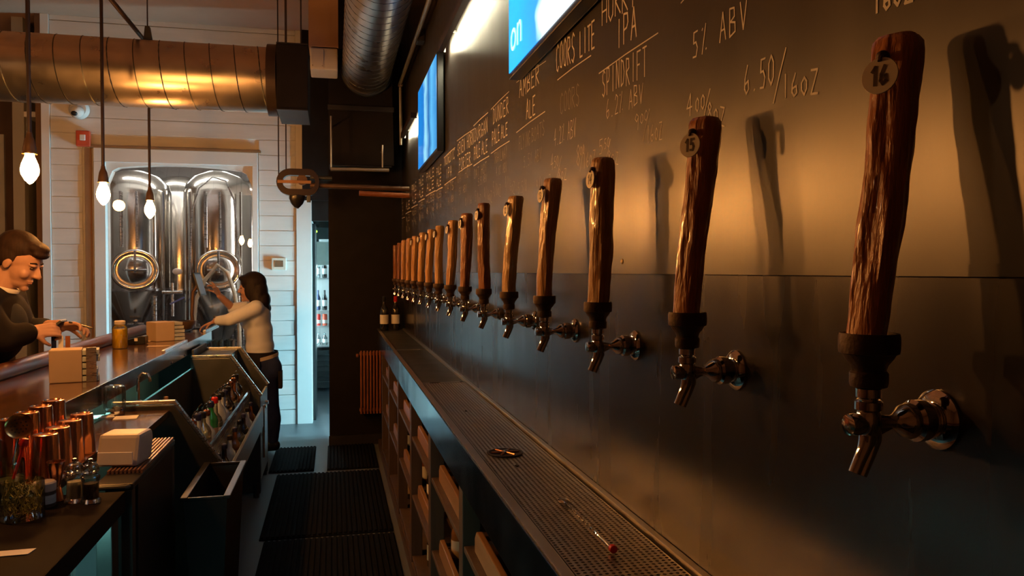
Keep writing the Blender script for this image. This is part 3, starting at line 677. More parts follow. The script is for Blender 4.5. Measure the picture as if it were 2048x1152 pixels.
MB().cyl((pl1.x-.03,yp,pz+.04),(pl1.x+.14,yp,pz+.04),.018,n=12).part('motor_stub', M_dsteel, pf)
MB().cyl((.2,yp-.02,pz-.075),(.60,yp,pz-.085),.022,n=12).part('lower_shaft', M_rad, pf)
for px in (557,572):
    a = at(px,300,Y=yp+.02); MB().cyl((a.x,yp+.02,pz+pr*.6),(a.x,yp+.02,CEIL-.002),.005,n=8).part('rod', M_pipe, pf)
c = at(594,388,Y=yp)
MB().lathe([(.02,0),(.062,-.012),(.062,-.035),(.045,-.075),(.018,-.105),(0,-.108)],20,(c.x,yp,pz-pr+.012)).part('lamp_pod', M_plast, pf)
MB().ball((c.x+.004,yp,pz-pr-.088),.014).part('lens', M_chrome, pf)
MB().box((c.x+.075,yp-.02,pz-pr-.05),(c.x+.105,yp+.02,pz-pr+.004)).part('clamp', M_dsteel, pf, False, .003)

# ---------------- pendants
XP = -1.2
pen_px = [(60,368),(207,410),(300,438)]
PY = [at(px,py,X=XP).y for px,py in pen_px]
BZ = sum(at(px,py,X=XP).z for px,py in pen_px)/3
sp_ = (PY[2]-PY[0])/2
ys = [PY[0]+sp_*i for i in range(-1,0)] + PY
blb = MB().lathe([(.0,0),(.008,.004),(.020,.018),(.0315,.040),(.034,.058),(.030,.080),(.023,.098),(.0175,.112),(.0165,.120)],20)
bulb_me = None
rail_z = 3.07
for i, y in enumerate(ys):
    j = i-1
    nm = ['nearest of the row, just outside the left edge']
    lab = {0:'leftmost visible pendant bulb hanging on a black pipe above the man',1:'middle visible pendant bulb on a dark pipe below the pipe joint',2:'farthest pendant bulb on a dark pipe in front of the tank window'}.get(j, 'filament pendant on a dark pipe, '+nm[0])
    t = thing('pendant_light', lab, 'pendant light', (XP,y,BZ), 0, 'filament pendants over the bar')
    if bulb_me is None:
        bulb_me = blb.mesh('bulb', M_bulb)
        so_me = MB().lathe([(.017,.122),(.026,.124),(.027,.130),(.026,.132),(.0255,.145),(.020,.175),(.012,.195),(.010,.21)],18).mesh('socket', M_socket)
        co_me = MB().lathe([(.0166,.1195),(.0285,.1215),(.0285,.1235),(.02,.125)],18).mesh('socket_ring', M_bulbbr)
        pi_me = MB().cyl((0,0,.21),(0,0,rail_z-BZ-.014),.0085,n=10).mesh('pipe', M_pipe)
    link('bulb', bulb_me, t); link('socket', so_me, t); link('socket_ring', co_me, t); link('pipe', pi_me, t)
pr_ = thing('pipe_rail', 'long dark gas pipe rail the pendant lights hang from', 'pipe rail', (XP,3,rail_z))
MB().cyl((XP,-2.0,rail_z),(XP,PY[2]+.03,rail_z),.0135,n=10).part('rail', M_pipe, pr_)
for y in (PY[1]+.05, PY[0]-.6, 1.0):
    MB().cyl((XP,y,rail_z+.012),(XP,y,CEIL-.002),.0135,n=10).part('riser', M_pipe, pr_)
    MB().cyl((XP,y-.035,rail_z),(XP,y+.035,rail_z),.019,n=12).part('tee', M_pipe, pr_)

# ---------------- strip lamps that wash the tap wall
def wall_washer(y0, y1, x, z, lab):
    t = thing('wall_washer', lab, 'strip light', (x,(y0+y1)/2,z))
    h = (y1-y0)/2
    MB().prism([(-.02,.02),(-.02,-.02),(.008,-.02),(.008,-.016),(-.016,-.016),(-.016,.016),(.02,.016),(.02,.02)],1,-h,h).local('trough', M_pipe, t, False)
    for e in (-h-.004,h): MB().box((-.02,e,-.02),(.02,e+.004,.02)).local('end_cap', M_blackm, t, False)
    MB().cyl((0,-h+.01,-.002),(0,h-.01,-.002),.009,n=10).local('tube', M_lens, t)
    for yy in (-h*.6,h*.6): MB().box((.0202,yy-.01,.012),(W-.0065-x,yy+.01,.02)).local('wall_arm', M_blackm, t, False)
wall_washer(2.9,4.1,.562,2.74,'pale strip light trough facing the wall above the bright glare')
wall_washer(5.6,6.45,.562,2.68,'pale strip light trough facing the wall beyond the far television')

# ================================================================== BAR
BT = 1.07; BX = -.97; BXO = -1.46; YBE = at(432,664,Z=BT).y
bar = thing('bar', 'dark glossy wooden bar with steel inner edge and padded guest rail', 'bar', (-1.2,3.5,0))
MB().box((BXO,-1.5,BT-.045),(BX-.012,YBE,BT)).part('bar_top', M_wood, bar, False, .004)
MB().box((BX-.011,-1.5,BT-.079),(BX,YBE+.02,BT+.006)).part('steel_edge', M_fascia, bar, False, .001)
MB().tube([(BXO-.02,-1.5,BT+.03),(BXO-.02,YBE-.4,BT+.03),(BXO-.02,YBE,BT+.03)],.04,14).part('guest_rail', mat('red brown leather', (.09,.032,.014), (.12,.045,.02), rough=.35), bar)
MB().box((BXO+.06,-1.5,0),(BXO+.1,YBE-.02,BT-.046)).part('front_panel', M_post, bar, False)
MB().box((BXO+.101,YBE-.05,0),(BX-.05,YBE-.01,BT-.046)).part('end_panel', M_black, bar, False)
MB().box((BX-.022,3.2,BT-.0565),(BX-.013,YBE-.5,BT-.0465)).part('strip_lamp', M_teal, bar, False)
for px,py in ((344,714),(370,697),(173,803)):
    p = at(px,py,X=BX); MB().ball((BX+.002,p.y,BT-.07),.008,8,6).part('bolt', M_chrome, bar)
# loose steel angle and end plate on the ledge
for i,(a,b,h) in enumerate((((292,708),(338,686),.02),((398,668),(434,655),.03))):
    p, q = at(*a,Z=BT), at(*b,Z=BT)
    MB().box((BX-.035,p.y,BT+.0008),(BX-.014,q.y,BT+h)).solo('steel_angle', M_steel, ('short steel angle lying on the bar edge beyond the yellow bottle','pale steel plate at the far end of the bar edge')[i], 'steel angle', (BX-.03,p.y,BT), False, .002)
# yellow bottle
p = at(240,697,Z=BT)
t = thing('juice_bottle', 'clear plastic bottle of yellow juice standing on the bar', 'bottle', (p.x,p.y,BT))
MB().lathe([(.040,.003),(.043,.008),(.043,.118),(.041,.125)],24).local('juice', M_yellow, t)
MB().lathe([(.042,.001),(.0455,.006),(.0455,.128),(.040,.145),(.030,.152),(.030,.166)],24,cap=False).local('bottle_wall', M_mason, t)
MB().lathe([(.031,.153),(.033,.155),(.033,.172),(.028,.178),(.0,.178)],20).local('cap', M_wax, t)
# card boxes
def card_box(a, b, z0, h, d, lab, plate):
    "box on the bar: cream face to the camera, open layered side to the aisle"
    p, q = at(*a,Z=z0), at(*b,Z=z0)
    t = thing('card_box', lab, 'box', (p.x,p.y,z0))
    u = Vector((q.x-p.x,q.y-p.y,0)); L_ = u.length; t.rotation_euler = (0,0,math.atan2(u.y,u.x))
    MB().box((0,.0,.001),(L_*.62,d,h)).local('box_body', M_card, t, False, .004)
    for i in range(5): MB().box((L_*.625,.004,.002+i*h/5),(L_*.98-random.uniform(0,.02),d-.004,h*(i+.86)/5)).local('stacked_card', M_cardin, t, False, .002)
    if plate: MB().box((L_*.70,-.012,.001),(L_*.90,-.004,h*1.06)).local('steel_plate', M_steel, t, False, .001)
card_box((98,768),(204,762),BT,.145,.13,'wide cream box with layered grey side and steel plate in front of the man',True)
card_box((312,684),(372,680),BT,.135,.16,'cream box with pale open side standing near the far end of the bar',False)
# dark dish, trays and papers on the bar
p = at(404,660,Z=BT); t = thing('dark_bowl', 'dark shallow bowl at the far end of the bar beside the woman', 'bowl', (p.x-.14,p.y-.12,BT))
MB().lathe([(.05,.001),(.09,.02),(.11,.06),(.112,.085),(.105,.085),(.085,.03),(.0,.012)],26).local('bowl_wall', M_socket, t)
MB().ball((0,0,.05),(.1,.1,.045)).local('cloth', M_apron, t)
p = at(198,690,Z=BT); t = thing('card_reader', 'black card reader lying tilted on the bar near the yellow bottle', 'card reader', (max(p.x,-1.32),p.y,BT))
MB().prism([(-.085,.002),(.085,.002),(.085,.055),(.07,.06),(-.085,.02)],1,-.05,.05).local('reader_body', M_plast, t, False, .005)
MB().box((.02,-.052,.025),(.04,-.0505,.045)).local('mark', M_beige, t, False)
p = at(285,672,Z=BT); t = thing('round_plate', 'dark plate seen edge-on behind the yellow bottle', 'plate', (-1.28,p.y+.06,BT))
MB().lathe([(.06,.001),(.11,.015),(.13,.028),(.125,.03),(.06,.01),(0,.008)],28).local('plate_disc', M_plast, t)
for i,(px,py,w_,l_) in enumerate(((272,683,.20,.13),(318,693,.14,.06))):
    p = at(px,py,Z=BT); MB().box((p.x-w_/2,p.y-l_/2,BT+.0008),(p.x+w_/2,p.y+l_/2,BT+.004)).solo('menu_card', M_card, ('wide menu card lying behind the yellow bottle','narrow menu card lying near the steel angle')[i], 'menu', (p.x,p.y,BT), False, .001)

# ================================================================== BACK-BAR UNITS
# ice bin station with two sloped end panels
YA, YF = 3.70, 5.62
PROF = [(-.955,.02),(-.955,.965),(-.70,.965),(-.505,.69),(-.505,.02)]
st = thing('ice_bin_station', 'stainless cocktail station with sloped end panels and bottle rails', 'bar station', (-.72,4.6,0))
MB().prism(PROF,1,YA,YA+.018).part('end_panel', M_dsteel, st, False, .004)
MB().prism([(-.70,.972),(-.955,.972),(-.955,.985),(-.695,.985),(-.495,.697),(-.505,.690)],1,YA-.006,YA+.024).part('panel_edge', M_steel, st, False, .002)
MB().prism(PROF,1,YF,YF+.018).part('end_panel', M_dsteel, st, False, .004)
MB().box((-.955,YA+.019,.1),(-.94,YF-.001,.90)).part('back_sheet', M_dsteel, st, False)
MB().box((-.94,YA+.019,.48),(-.70,YF-.001,.5)).part('bin_floor', M_dsteel, st, False)
MB().box((-.715,YA+.019,.5),(-.70,YF-.001,.78)).part('bin_front', M_dsteel, st, False)
MB().prism([(-.698,.60),(-.585,.60),(-.585,.735),(-.578,.745),(-.570,.735),(-.570,.585),(-.698,.585)],1,YA+.02,YF-.002).part('upper_rail', M_steel, st, False)
MB().prism([(-.568,.50),(-.50,.50),(-.50,.615),(-.492,.625),(-.484,.615),(-.484,.485),(-.568,.485)],1,YA+.02,YF-.002).part('lower_rail', M_teali, st, False)
for y in (YA+.04, YF-.04):
    for x in (-.93,-.53): MB().cyl((x,y,0),(x,y,.1),.02,n=12).part('foot', M_dsteel, st)
# sloped sink beyond
sk = thing('sink_unit', 'steel hand sink unit with sloped open top beside the woman', 'sink', (-.72,6.0,0))
y0, y1 = YF+.022, YF+.62
for ya in (y0, y1-.02): MB().prism(PROF,1,ya,ya+.018).part('side_panel', M_dsteel, sk, False, .003)
MB().prism([(-.70,.967),(-.955,.967),(-.955,.985),(-.69,.985),(-.49,.70),(-.505,.689)],1,y0-.003,y0+.022).part('rim', M_steel, sk, False, .002)
MB().prism([(-.70,.967),(-.955,.967),(-.955,.985),(-.69,.985),(-.49,.70),(-.505,.689)],1,y1-.024,y1+.002).part('rim', M_steel, sk, False, .002)
MB().box((-.955,y0+.024,.1),(-.94,y1-.026,1.02)).part('back_sheet', M_dsteel, sk, False)
MB().box((-.939,y0+.024,.93),(-.72,y1-.026,.967)).part('top_sheet', M_dsteel, sk, False)
MB().box((-.72,y0+.024,.48),(-.52,y1-.026,.50)).part('basin', M_teali, sk, False)
MB().box((-.519,y0+.024,.10),(-.505,y1-.026,.68)).part('front_sheet', M_teali, sk, False)
MB().box((-.73,y0+.024,.50),(-.721,y1-.026,.93)).part('basin_back', M_teali, sk, False)
for yy in (y0+.12,y0+.3): MB().cyl((-.50,yy,.60),(-.475,yy,.60),.014,n=10).part('tap_knob', M_chrome, sk)
MB().cyl((-.49,y0+.05,.25),(-.49,y0+.05,.62),.010,n=10).part('drain_pipe', M_chrome, sk)
for z in (.56,.40): MB().box((-.5045,y0+.06,z),(-.488,y0+.16,z+.02)).part('latch', M_chrome, sk, False, .003)
for y in (y0+.04,y1-.04):
    for x in (-.93,-.53): MB().cyl((x,y,0),(x,y,.1),.02,n=12).part('foot', M_dsteel, sk)
# bottles
def bottle(loc, h, r, col, cap, lab, style=0, group='speed rail bottles', pour=True):
    t = thing('liquor_bottle', lab, 'bottle', loc, 0, group)
    sh = .56 if style == 0 else .46
    prof = [(r*.9,.001),(r,.006),(r,h*sh),(r*.86,h*(sh+.07)),(r*.42,h*(sh+.16)),(r*.36,h*.80),(r*.36,h*.84),(0,h*.84)]
    MB().lathe(prof,16).local('bottle_body', col, t)
    MB().lathe([(r*1.015,h*.14),(r*1.015,h*sh*.8)],16,cap=False).local('bottle_label', random.choice((M_paper,M_card,M_cardin)), t)
    MB().lathe([(r*.42,h*.805),(r*.44,h*.81),(r*.44,h*.90),(r*.3,h*.92),(0,h*.92)],12).local('cap', cap, t)
    if pour: MB().tube([(0,0,h*.91),(0,0,h*.97),(.008,0,h*1.02),(.02,0,h*1.06)],.004,6).local('pourer', M_chrome, t)
    return t
CLR = glass('bottle clear glass', tint=(.72,.78,.78), refl=.2, rough=.05); GRN = M_bottle('green', (.015,.20,.06)); AMB = M_bottle('amber', (.16,.06,.015)); DRK = M_bottle('dark', (.012,.012,.012)); GLINT = M_bottle('pale blue', (.42,.50,.54))  # the pale blue puts the bluish highlights of clear bottles into colour
cap_r = M_red; cap_k = M_plast; cap_c = M_copper; cap_b = mat('navy cap', (.02,.025,.08), rough=.4)
spec_ = [(CLR,cap_c,'clear bottle with a copper-coloured cap'),(GLINT,cap_b,'clear bottle in pale glint colour with a navy cap'),(CLR,cap_k,'slim clear bottle with a black cap'),(GLINT,cap_c,'pale bottle with copper cap'),
         (GRN,cap_b,'green bottle with navy cap'),(CLR,cap_r,'clear bottle with a red cap'),(GLINT,cap_k,'pale bottle with black cap'),(GLINT,cap_k,'round pale bottle with black cap'),(CLR,cap_b,'round clear bottle with navy cap'),
         (DRK,cap_k,'dark bottle with black cap'),(CLR,cap_c,'clear bottle with copper cap'),(AMB,cap_c,'amber bottle with copper cap'),(CLR,cap_k,'clear bottle with black cap')]
for i,(c,cp_,lb) in enumerate(spec_):
    y = YA+.12+i*.135
    bottle((-.642,y,.601), .29+random.uniform(-.02,.02), .043 if i != 4 else .038, c, cp_, f'{lb}, {ORD[i]} in the upper bottle rail', i % 2, 'bottles in the upper rail')
for i in range(8):
    y = YA+.15+i*.21
    bottle((-.536,y,.501), .22, .030, (CLR,DRK,GLINT,AMB)[i%4], (cap_k,cap_b)[i%2], f'{("clear","dark","pale blue","amber")[i%4]} short bottle, {ORD[i]} in the lower bottle rail', 1, 'bottles in the lower rail', False)
# dark work shelf behind the near panel with jar, tap and napkins
ws = thing('work_shelf', 'dark work shelf under the bar edge holding the upturned jar', 'shelf', (-.84,3.2,0))
SZ = .945
MB().box((-.955,2.485,SZ-.03),(-.79,3.2,SZ)).part('shelf_top', M_wood, ws, False, .003)
MB().box((-.955,3.201,SZ-.03),(-.715,YA-.012,SZ)).part('shelf_top', M_wood, ws, False, .003)
for y in (2.56,YA-.06): MB().box((-.93,y,0),(-.90,y+.03,SZ-.031)).part('leg', M_dsteel, ws, False)
p = at(237,824,Z=SZ); t = thing('mason_jar', 'upturned glass mason jar on the dark work shelf', 'jar', (p.x,min(p.y,3.62),SZ))
MB().lathe([(.037,.001),(.038,.004),(.036,.006),(.038,.009),(.036,.012),(.038,.015),(.037,.020),(.043,.028),(.0445,.034),(.0445,.110),(.040,.122),(.030,.126),(0,.124)],26,cap=False).local('jar_glass', M_mason, t)
MB().lathe([(.0385,.002),(.0395,.003),(.0395,.018),(.0385,.019)],26,cap=False).local('screw_thread', M_chrome, t)
t = thing('shelf_tap', 'curved chrome water tap behind the upturned jar', 'tap', (p.x+.03,p.y+.22,SZ))
MB().tube([(0,0,.0),(0,0,.10),(.004,0,.125),(.02,0,.14),(.04,0,.135),(.05,0,.115),(.052,0,.10)],.007,10).local('spout', M_chrome, t)
MB().lathe([(.018,0),(.018,.012),(.01,.016)],14).local('base_ring', M_chrome, t)
for i,(px,py) in enumerate(((203,834),(252,836))):
    p = at(px,py,Z=SZ); o = MB().box((-.045,-.04,.0006),(.045,.04,.003)).solo('paper_napkin', M_paper, ('paper napkin on the work shelf left of the upturned jar','paper napkin on the work shelf in front of the upturned jar')[i], 'napkin', (0,0,0), False); o.location = (p.x,p.y,SZ); o.rotation_euler = (0,0,.4-i*.3)
p = at(304,800,Y=4.5); t = thing('muddler', 'wooden muddler standing against the station back sheet', 'muddler', (-.91,4.6,.501))
MB().lathe([(.018,.0),(.02,.02),(.016,.08),(.011,.16),(.013,.28),(.017,.34),(.012,.365),(0,.368)],14).local('handle', M_pine, t)

# slatted drainer unit
DX, DZ = -.60, .925
DY0, DY1 = 2.55, 3.19
dr = thing('drainer_unit', 'black cabinet with slatted drainer top and steel legs', 'drainer cabinet', (-.7,2.87,0))
MB().box((-.70,DY0+.08,.25),(DX-.004,DY1,DZ-.032)).part('side_panel', M_plast, dr, False, .003)
MB().box((-.712,DY0,DZ-.03),(DX,DY1,DZ-.012)).part('tray', M_plast, dr, False, .004)
MB().tube([(-.708,DY0-.006,DZ-.02),(DX-.02,DY0-.006,DZ-.02),(DX-.004,DY0+.012,DZ-.02)],.007,8).part('front_rim', M_dsteel, dr)
sl = MB().box((-.0032,-(DY1-DY0-.14)/2,0),(.0032,(DY1-DY0-.14)/2,.011)).mesh('slat', mat('brown slat plastic', (.20,.10,.05), (.26,.13,.065), rough=.4), False)
for i in range(9):
    o = link('slat', sl, dr); o.location = Vector((-.704+i*.0123, (DY0+.12+DY1)/2, DZ-.0118)) - dr.location
for y in (DY0+.02, DY1-.02):
    MB().box((DX-.035,y-.02,0),(DX-.003,y+.02,DZ-.031)).part('leg', M_dsteel, dr, False, .003)
MB().box((DX-.03,DY0+.04,.20),(DX-.01,DY1-.04,.235)).part('cross_bar', M_dsteel, dr, False)
# napkin dispenser lying on the drainer
p = at(215,925,Z=DZ)
nd = thing('napkin_dispenser', 'white wedge-shaped napkin dispenser on the slatted drainer', 'napkin dispenser', (-.682,2.80,DZ), R(-8))
MB().prism([(-.075,.0),(.055,.0),(.075,.075),(.06,.10),(-.045,.10)],0,-.066,.066).local('shell', M_wax, nd, False, .012)
MB().box((-.055,-.082,.008),(.055,-.0775,.05)).local('front_slot', M_paper, nd, False, .002)
# near counter
NZ = .90; NX = at(247,986,Z=NZ).x
nc = thing('service_counter', 'dark near service counter with garnish jars and copper tins', 'counter', (-.8,1.6,0))
MB().box((-.955,.3,NZ-.06),(NX,2.52,NZ)).part('counter_top', mat('dark brown counter', (.010,.007,.005), (.017,.011,.007), rough=.75, rough2=.85, scale=3, spec=.06), nc, False, .004)
MB().box((-.955,.3,.08),(-.93,2.5,NZ-.061)).part('back_panel', M_black, nc, False)
MB().box((NX-.05,2.40,0),(NX-.008,2.47,NZ-.061)).part('leg', M_dsteel, nc, False, .003)
MB().box((NX-.05,.35,0),(NX-.008,.42,NZ-.061)).part('leg', M_dsteel, nc, False, .003)
uc = thing('undercounter_fridge', 'pale lit glass-fronted fridge under the near counter', 'fridge', (-.78,1.7,0))
MB().box((-.925,1.2,.05),(NX-.09,2.36,NZ-.09)).part('cabinet', M_teali, uc, False, .004)
MB().box((NX-.089,1.25,.12),(NX-.082,1.78,NZ-.12)).part('glass_door', M_pane, uc, False)
MB().box((NX-.089,1.82,.12),(NX-.082,2.31,NZ-.12)).part('glass_door', M_pane, uc, False)
MB().box((NX-.08,1.25,NZ-.082),(NX-.07,2.33,NZ-.072)).part('strip_lamp', M_teal, uc, False)
# tins
tin_me = [MB().lathe([(.0425,.001),(.043,.004),(.0415,.008),(.035,h-.006),(.033,h-.001),(.029,h),(.027,h-.003),(0,h-.003)],28).mesh('tin_body', M_copper) for h in (.182,.135)]
rim_me = MB().lathe([(.0427,.0),(.044,.001),(.044,.004),(.0427,.005)],28,cap=False).mesh('rolled_rim', M_copper)
def tin(x, y, z, kind, lab, g):
    t = thing('copper_shaker_tin', lab, 'shaker tin', (x,y,z), 0, g)
    link('tin_body', tin_me[kind], t); link('rolled_rim', rim_me, t)
for i,y in enumerate((2.89,2.77,2.655,2.545)):
    tin(-.926,y,SZ,0,f'tall upturned copper tin, {ORD[i]} from the right in the back row','tall copper tins')
for i,y in enumerate((2.875,2.755,2.64,2.535)):
    tin(-.835,y,SZ,1,f'shorter upturned copper tin, {ORD[i]} from the right in the front row','front copper tins')
# jigger, mills, jars
def on(px, py): return at(px,py,Z=NZ)
p = on(122,995); t = thing('copper_jigger', 'double-ended copper jigger standing between jar and glass mills', 'jigger', (p.x,2.45,NZ))
MB().lathe([(.020,.001),(.021,.003),(.013,.038),(.009,.044),(.012,.052),(.0245,.115),(.0238,.115),(.010,.055),(0,.054)],24).local('cups', M_copper, t)
MB().lathe([(.0085,.042),(.0115,.043),(.0115,.046),(.0085,.047)],18,cap=False).local('waist_ring', M_bulbbr, t)
for i,(px,py,fm,lb) in enumerate(((152,998,M_salt,'clear glass salt mill with domed top'),(177,1005,M_pepper,'clear glass pepper mill with domed top and dark peppercorns'))):
    p = on(px,py); t = thing('glass_mill', lb, 'mill', (p.x+.006*(1-i)+.006*i,p.y-.03*(1-i)-.0*i,NZ), 0, 'glass mills')
    MB().lathe([(.0,.001),(.027,.001),(.028,.005),(.026,.010),(.0215,.013),(.0215,.062),(.025,.068),(.026,.074),(.022,.080),(.016,.084)],22,cap=False).local('mill_glass', M_mason, t)
    MB().lathe([(0,.012),(.019,.012),(.019,.056 if i else .060),(0,.056 if i else .060)],18).local('filling', fm, t)
    MB().lathe([(.015,.085),(.023,.089),(.024,.097),(.019,.108),(.010,.114),(.0,.115)],20).local('dome', M_mason, t)
    MB().lathe([(.005,.078),(.005,.118),(.007,.119),(.006,.125),(0,.127)],12).local('finial', M_chrome, t)
p = on(95,1003); t = thing('spice_jar', 'small dark jar with a pale lid beside the herb jar', 'jar', (p.x+.01,2.40,NZ))
MB().lathe([(.026,.001),(.028,.004),(.028,.046),(.025,.050)],20).local('jar_body', M_pepper, t)
MB().lathe([(.0285,.046),(.0295,.047),(.0295,.068),(.026,.072),(0,.072)],20).local('lid', M_wax, t)
MB().lathe([(.0284,.012),(.0284,.036)],20,cap=False).local('jar_label', M_cardin, t)
p = on(32,1024); t = thing('herb_jar', 'wide glass jar stuffed with green herbs at the left edge', 'jar', (-.815,2.30,NZ))
MB().lathe([(.0,.002),(.050,.002),(.053,.006),(.053,.085),(.052,.10)],26,cap=False).local('jar_glass', M_mason, t)
hb = MB()
for i in range(420):
    a = random.uniform(0,2*PI); r = .046*math.sqrt(random.random()); z0 = random.uniform(.006,.085); q = Vector((r*math.cos(a), r*math.sin(a), z0))
    d = Vector((random.uniform(-1,1),random.uniform(-1,1),random.uniform(.2,1.4))).normalized()*.022; e = q+d
    if (e.x**2+e.y**2)**.5 > .05 and e.z < .1: e.x *= .8; e.y *= .8
    s_ = Vector((-d.y,d.x,0)).normalized()*.0018
    hb.add([q-s_,q+s_,e],[(0,1,2)])
o = hb.local('herb_sprigs', M_herb, t, False); o['kind'] = 'stuff'
p = on(30,940+32); t = thing('garnish_jar', 'tall glass jar with dark garnish and red stirrer behind the herb jar', 'jar', (-.898,2.425,NZ))
MB().lathe([(.0,.002),(.042,.002),(.045,.006),(.045,.12),(.044,.13)],24,cap=False).local('jar_glass', M_mason, t)
MB().lathe([(0,.004),(.041,.004),(.041,.075),(0,.078)],18).local('olives', mat('dark olive brine', (.03,.05,.02), (.05,.07,.025), rough=.3), t)
MB().cyl((.012,0,.06),(.045,.0,.175),.004,n=8).local('stirrer', M_red, t)
MB().lathe([(.0,0),(.011,.002),(.012,.012),(.008,.022),(0,.024)],12,(.043,0,.168),(.25,0,1)).local('stirrer_head', M_red, t)
p = on(-15,1000); 
s0 = at(38,852,Y=2.43); t = thing('cocktail_strainer', 'round perforated cocktail strainer leaning upright among the copper tins', 'strainer', s0)
nrm = (EYE-s0).normalized()
mbs = MB().lathe([(.0,.0),(.028,.0),(.034,.004),(.0345,.006),(.028,.002),(0,.002)],30,(0,0,0),nrm).local('dished_plate', M_bulbbr, t)
a, b, d = frame(nrm)
for ring_, cnt in ((.010,6),(.019,12)):
    for i in range(cnt):
        th = 2*PI*i/cnt; MB().lathe([(.0018,.0),(.0018,.0028)],6,(a*math.cos(th)+b*math.sin(th))*ring_+nrm*.0002,nrm).local('hole', M_pan, t)
MB().tube([(0,0,-.03),(-.01,.0,-.08),(-.016,.0,-.12)],.004,8).local('handle', M_chrome, t)
p = at(18,1108,Z=NZ); o = MB().prism([(-.05,-.02),(.045,-.016),(.05,.022),(-.05,.018)],2,.0006,.0022).solo('paper_slip', M_paper, 'white paper slip lying on the near counter', 'paper', (0,0,0), False); o.location = (p.x,p.y,NZ)
# slim bin
bn = thing('slim_bin', 'slim black waste bin with open top beside the drainer cabinet', 'bin', (-.47,3.35,0))
x0,x1,y0,y1,hz0 = -.553,-.398,3.08,3.64,.70
mb = MB(); V = []
for z,i in ((0,.035),(hz0,.0),(hz0,.012),(.03,.045)):
    V += [(x0+i,y0+i,z),(x1-i,y0+i,z),(x1-i,y1-i,z),(x0+i,y1-i,z)]
fs = [(0,1,2,3),(12,13,14,15)]
for r_ in range(3):
    for k in range(4): fs.append((r_*4+k, r_*4+(k+1)%4, (r_+1)*4+(k+1)%4, (r_+1)*4+k))
mb.add(V,fs).part('bin_body', M_plast, bn, False)
for a,b in (((x0-.012,y0),(x0+.014,y1)),((x1-.014,y0),(x1+.012,y1))): MB().box((a[0],a[1],hz0),(b[0],b[1],hz0+.014)).part('rim', M_plast, bn, False, .003)
for yy in (y0,y1-.014): MB().box((x0+.0145,yy,hz0),(x1-.0145,yy+.014,hz0+.012)).part('rim', M_plast, bn, False, .003)
MB().ball(((x0+x1)/2,3.3,.5),(.05,.15,.03)).part('rubbish', M_cardin, bn)

# ================================================================== FLOOR MATS
def mat_floor(x0,x1,y0,y1,n,lab):
    t = thing('rubber_mat', lab, 'floor mat', ((x0+x1)/2,(y0+y1)/2,0), 0, 'black rubber floor mats')
    MB().box((x0,y0,.001),(x1,y1,.008)).part('mat_base', M_rubber, t, False)
    me = MB().box((-(x1-x0)/n*.28,-(y1-y0)/2+.01,0),((x1-x0)/n*.28,(y1-y0)/2-.01,.009)).mesh('rib', M_rubber, False, .002)
    for i in range(n):
        o = link('rib', me, t); o.location = Vector((x0+(x1-x0)*(i+.5)/n,(y0+y1)/2,.0082))-t.location
mat_floor(-.43,.34,4.66,6.12,26,'ribbed black rubber mat in the middle of the aisle')
mat_floor(-.40,.34,3.0,4.62,25,'ribbed black rubber mat nearest the camera in the aisle')
mat_floor(-.06,.34,6.2,7.06,14,'ribbed black rubber mat in front of the black column')
mat_floor(-.50,-.16,6.22,7.06,12,'small ribbed black rubber mat under the woman')

# ================================================================== RADIATOR AND END BOTTLES
yr = 7.0; ra, rb = at(719,702,Y=yr), at(768,826,Y=yr)
rd = thing('column_radiator', 'copper brown tube radiator on the black column beside the counter end', 'radiator', ((ra.x+rb.x)/2,yr,rb.z))
n = 8; xe = rb.x+.01
for i in range(n):
    x = ra.x+(xe-ra.x)*(i+.5)/n
    MB().cyl((x,yr,rb.z),(x,yr,ra.z),.0095,n=10).part('tube', M_rad, rd)
for z in (rb.z+.03, ra.z-.03): MB().box((ra.x,yr+.0100,z-.012),(xe,yr+.078,z+.012)).part('header', M_rad, rd, False, .004)
MB().cyl((ra.x-.01,yr,ra.z-.04),(ra.x-.03,yr,ra.z-.04),.016,n=10).part('valve', M_rad, rd)
for i,(px,py,cp_) in enumerate(((767,662,M_plast),(786,664,M_red))):
    p = at(px,py,Z=TZ); 
    t = thing('wine_bottle', ('dark wine bottle with a pale label at the counter end','dark wine bottle with a red capsule at the counter end')[i], 'bottle', (FX+.065+i*.1,6.86+.02*i,TZ-.0088), 0, 'wine bottles at the counter end')
    MB().lathe([(.034,.001),(.037,.006),(.037,.18),(.030,.205),(.0155,.225),(.0145,.262),(0,.262)],18).local('bottle_body', DRK, t)
    MB().lathe([(.0376,.06),(.0376,.14)],18,cap=False).local('bottle_label', M_paper, t)
    MB().lathe([(.0152,.25),(.0162,.252),(.0162,.30),(0,.302)],14).local('capsule', cp_, t)
# bottles stored on the counter shelves
q = 0
for i in range(1,7):
    for z in (.419,.1035):
        for j in range(3):
            if (i*3+j+int(z*10)) % 4 == 0: continue
            y = POST[i]+.17+j*.22; q += 1
            bottle((FX+.115,y,z+.0), .215 if z > .3 else .25, .036, (DRK,GRN,AMB)[(i+j)%3], (cap_k,cap_c)[j%2], f'{("dark","green","amber")[(i+j)%3]} bottle {("on the lower","on the bottom")[z<.3]} counter shelf, {ORD[j]} in the {ORD[i-1]} bay from the near end', j%2, 'bottles on the counter shelves', False)

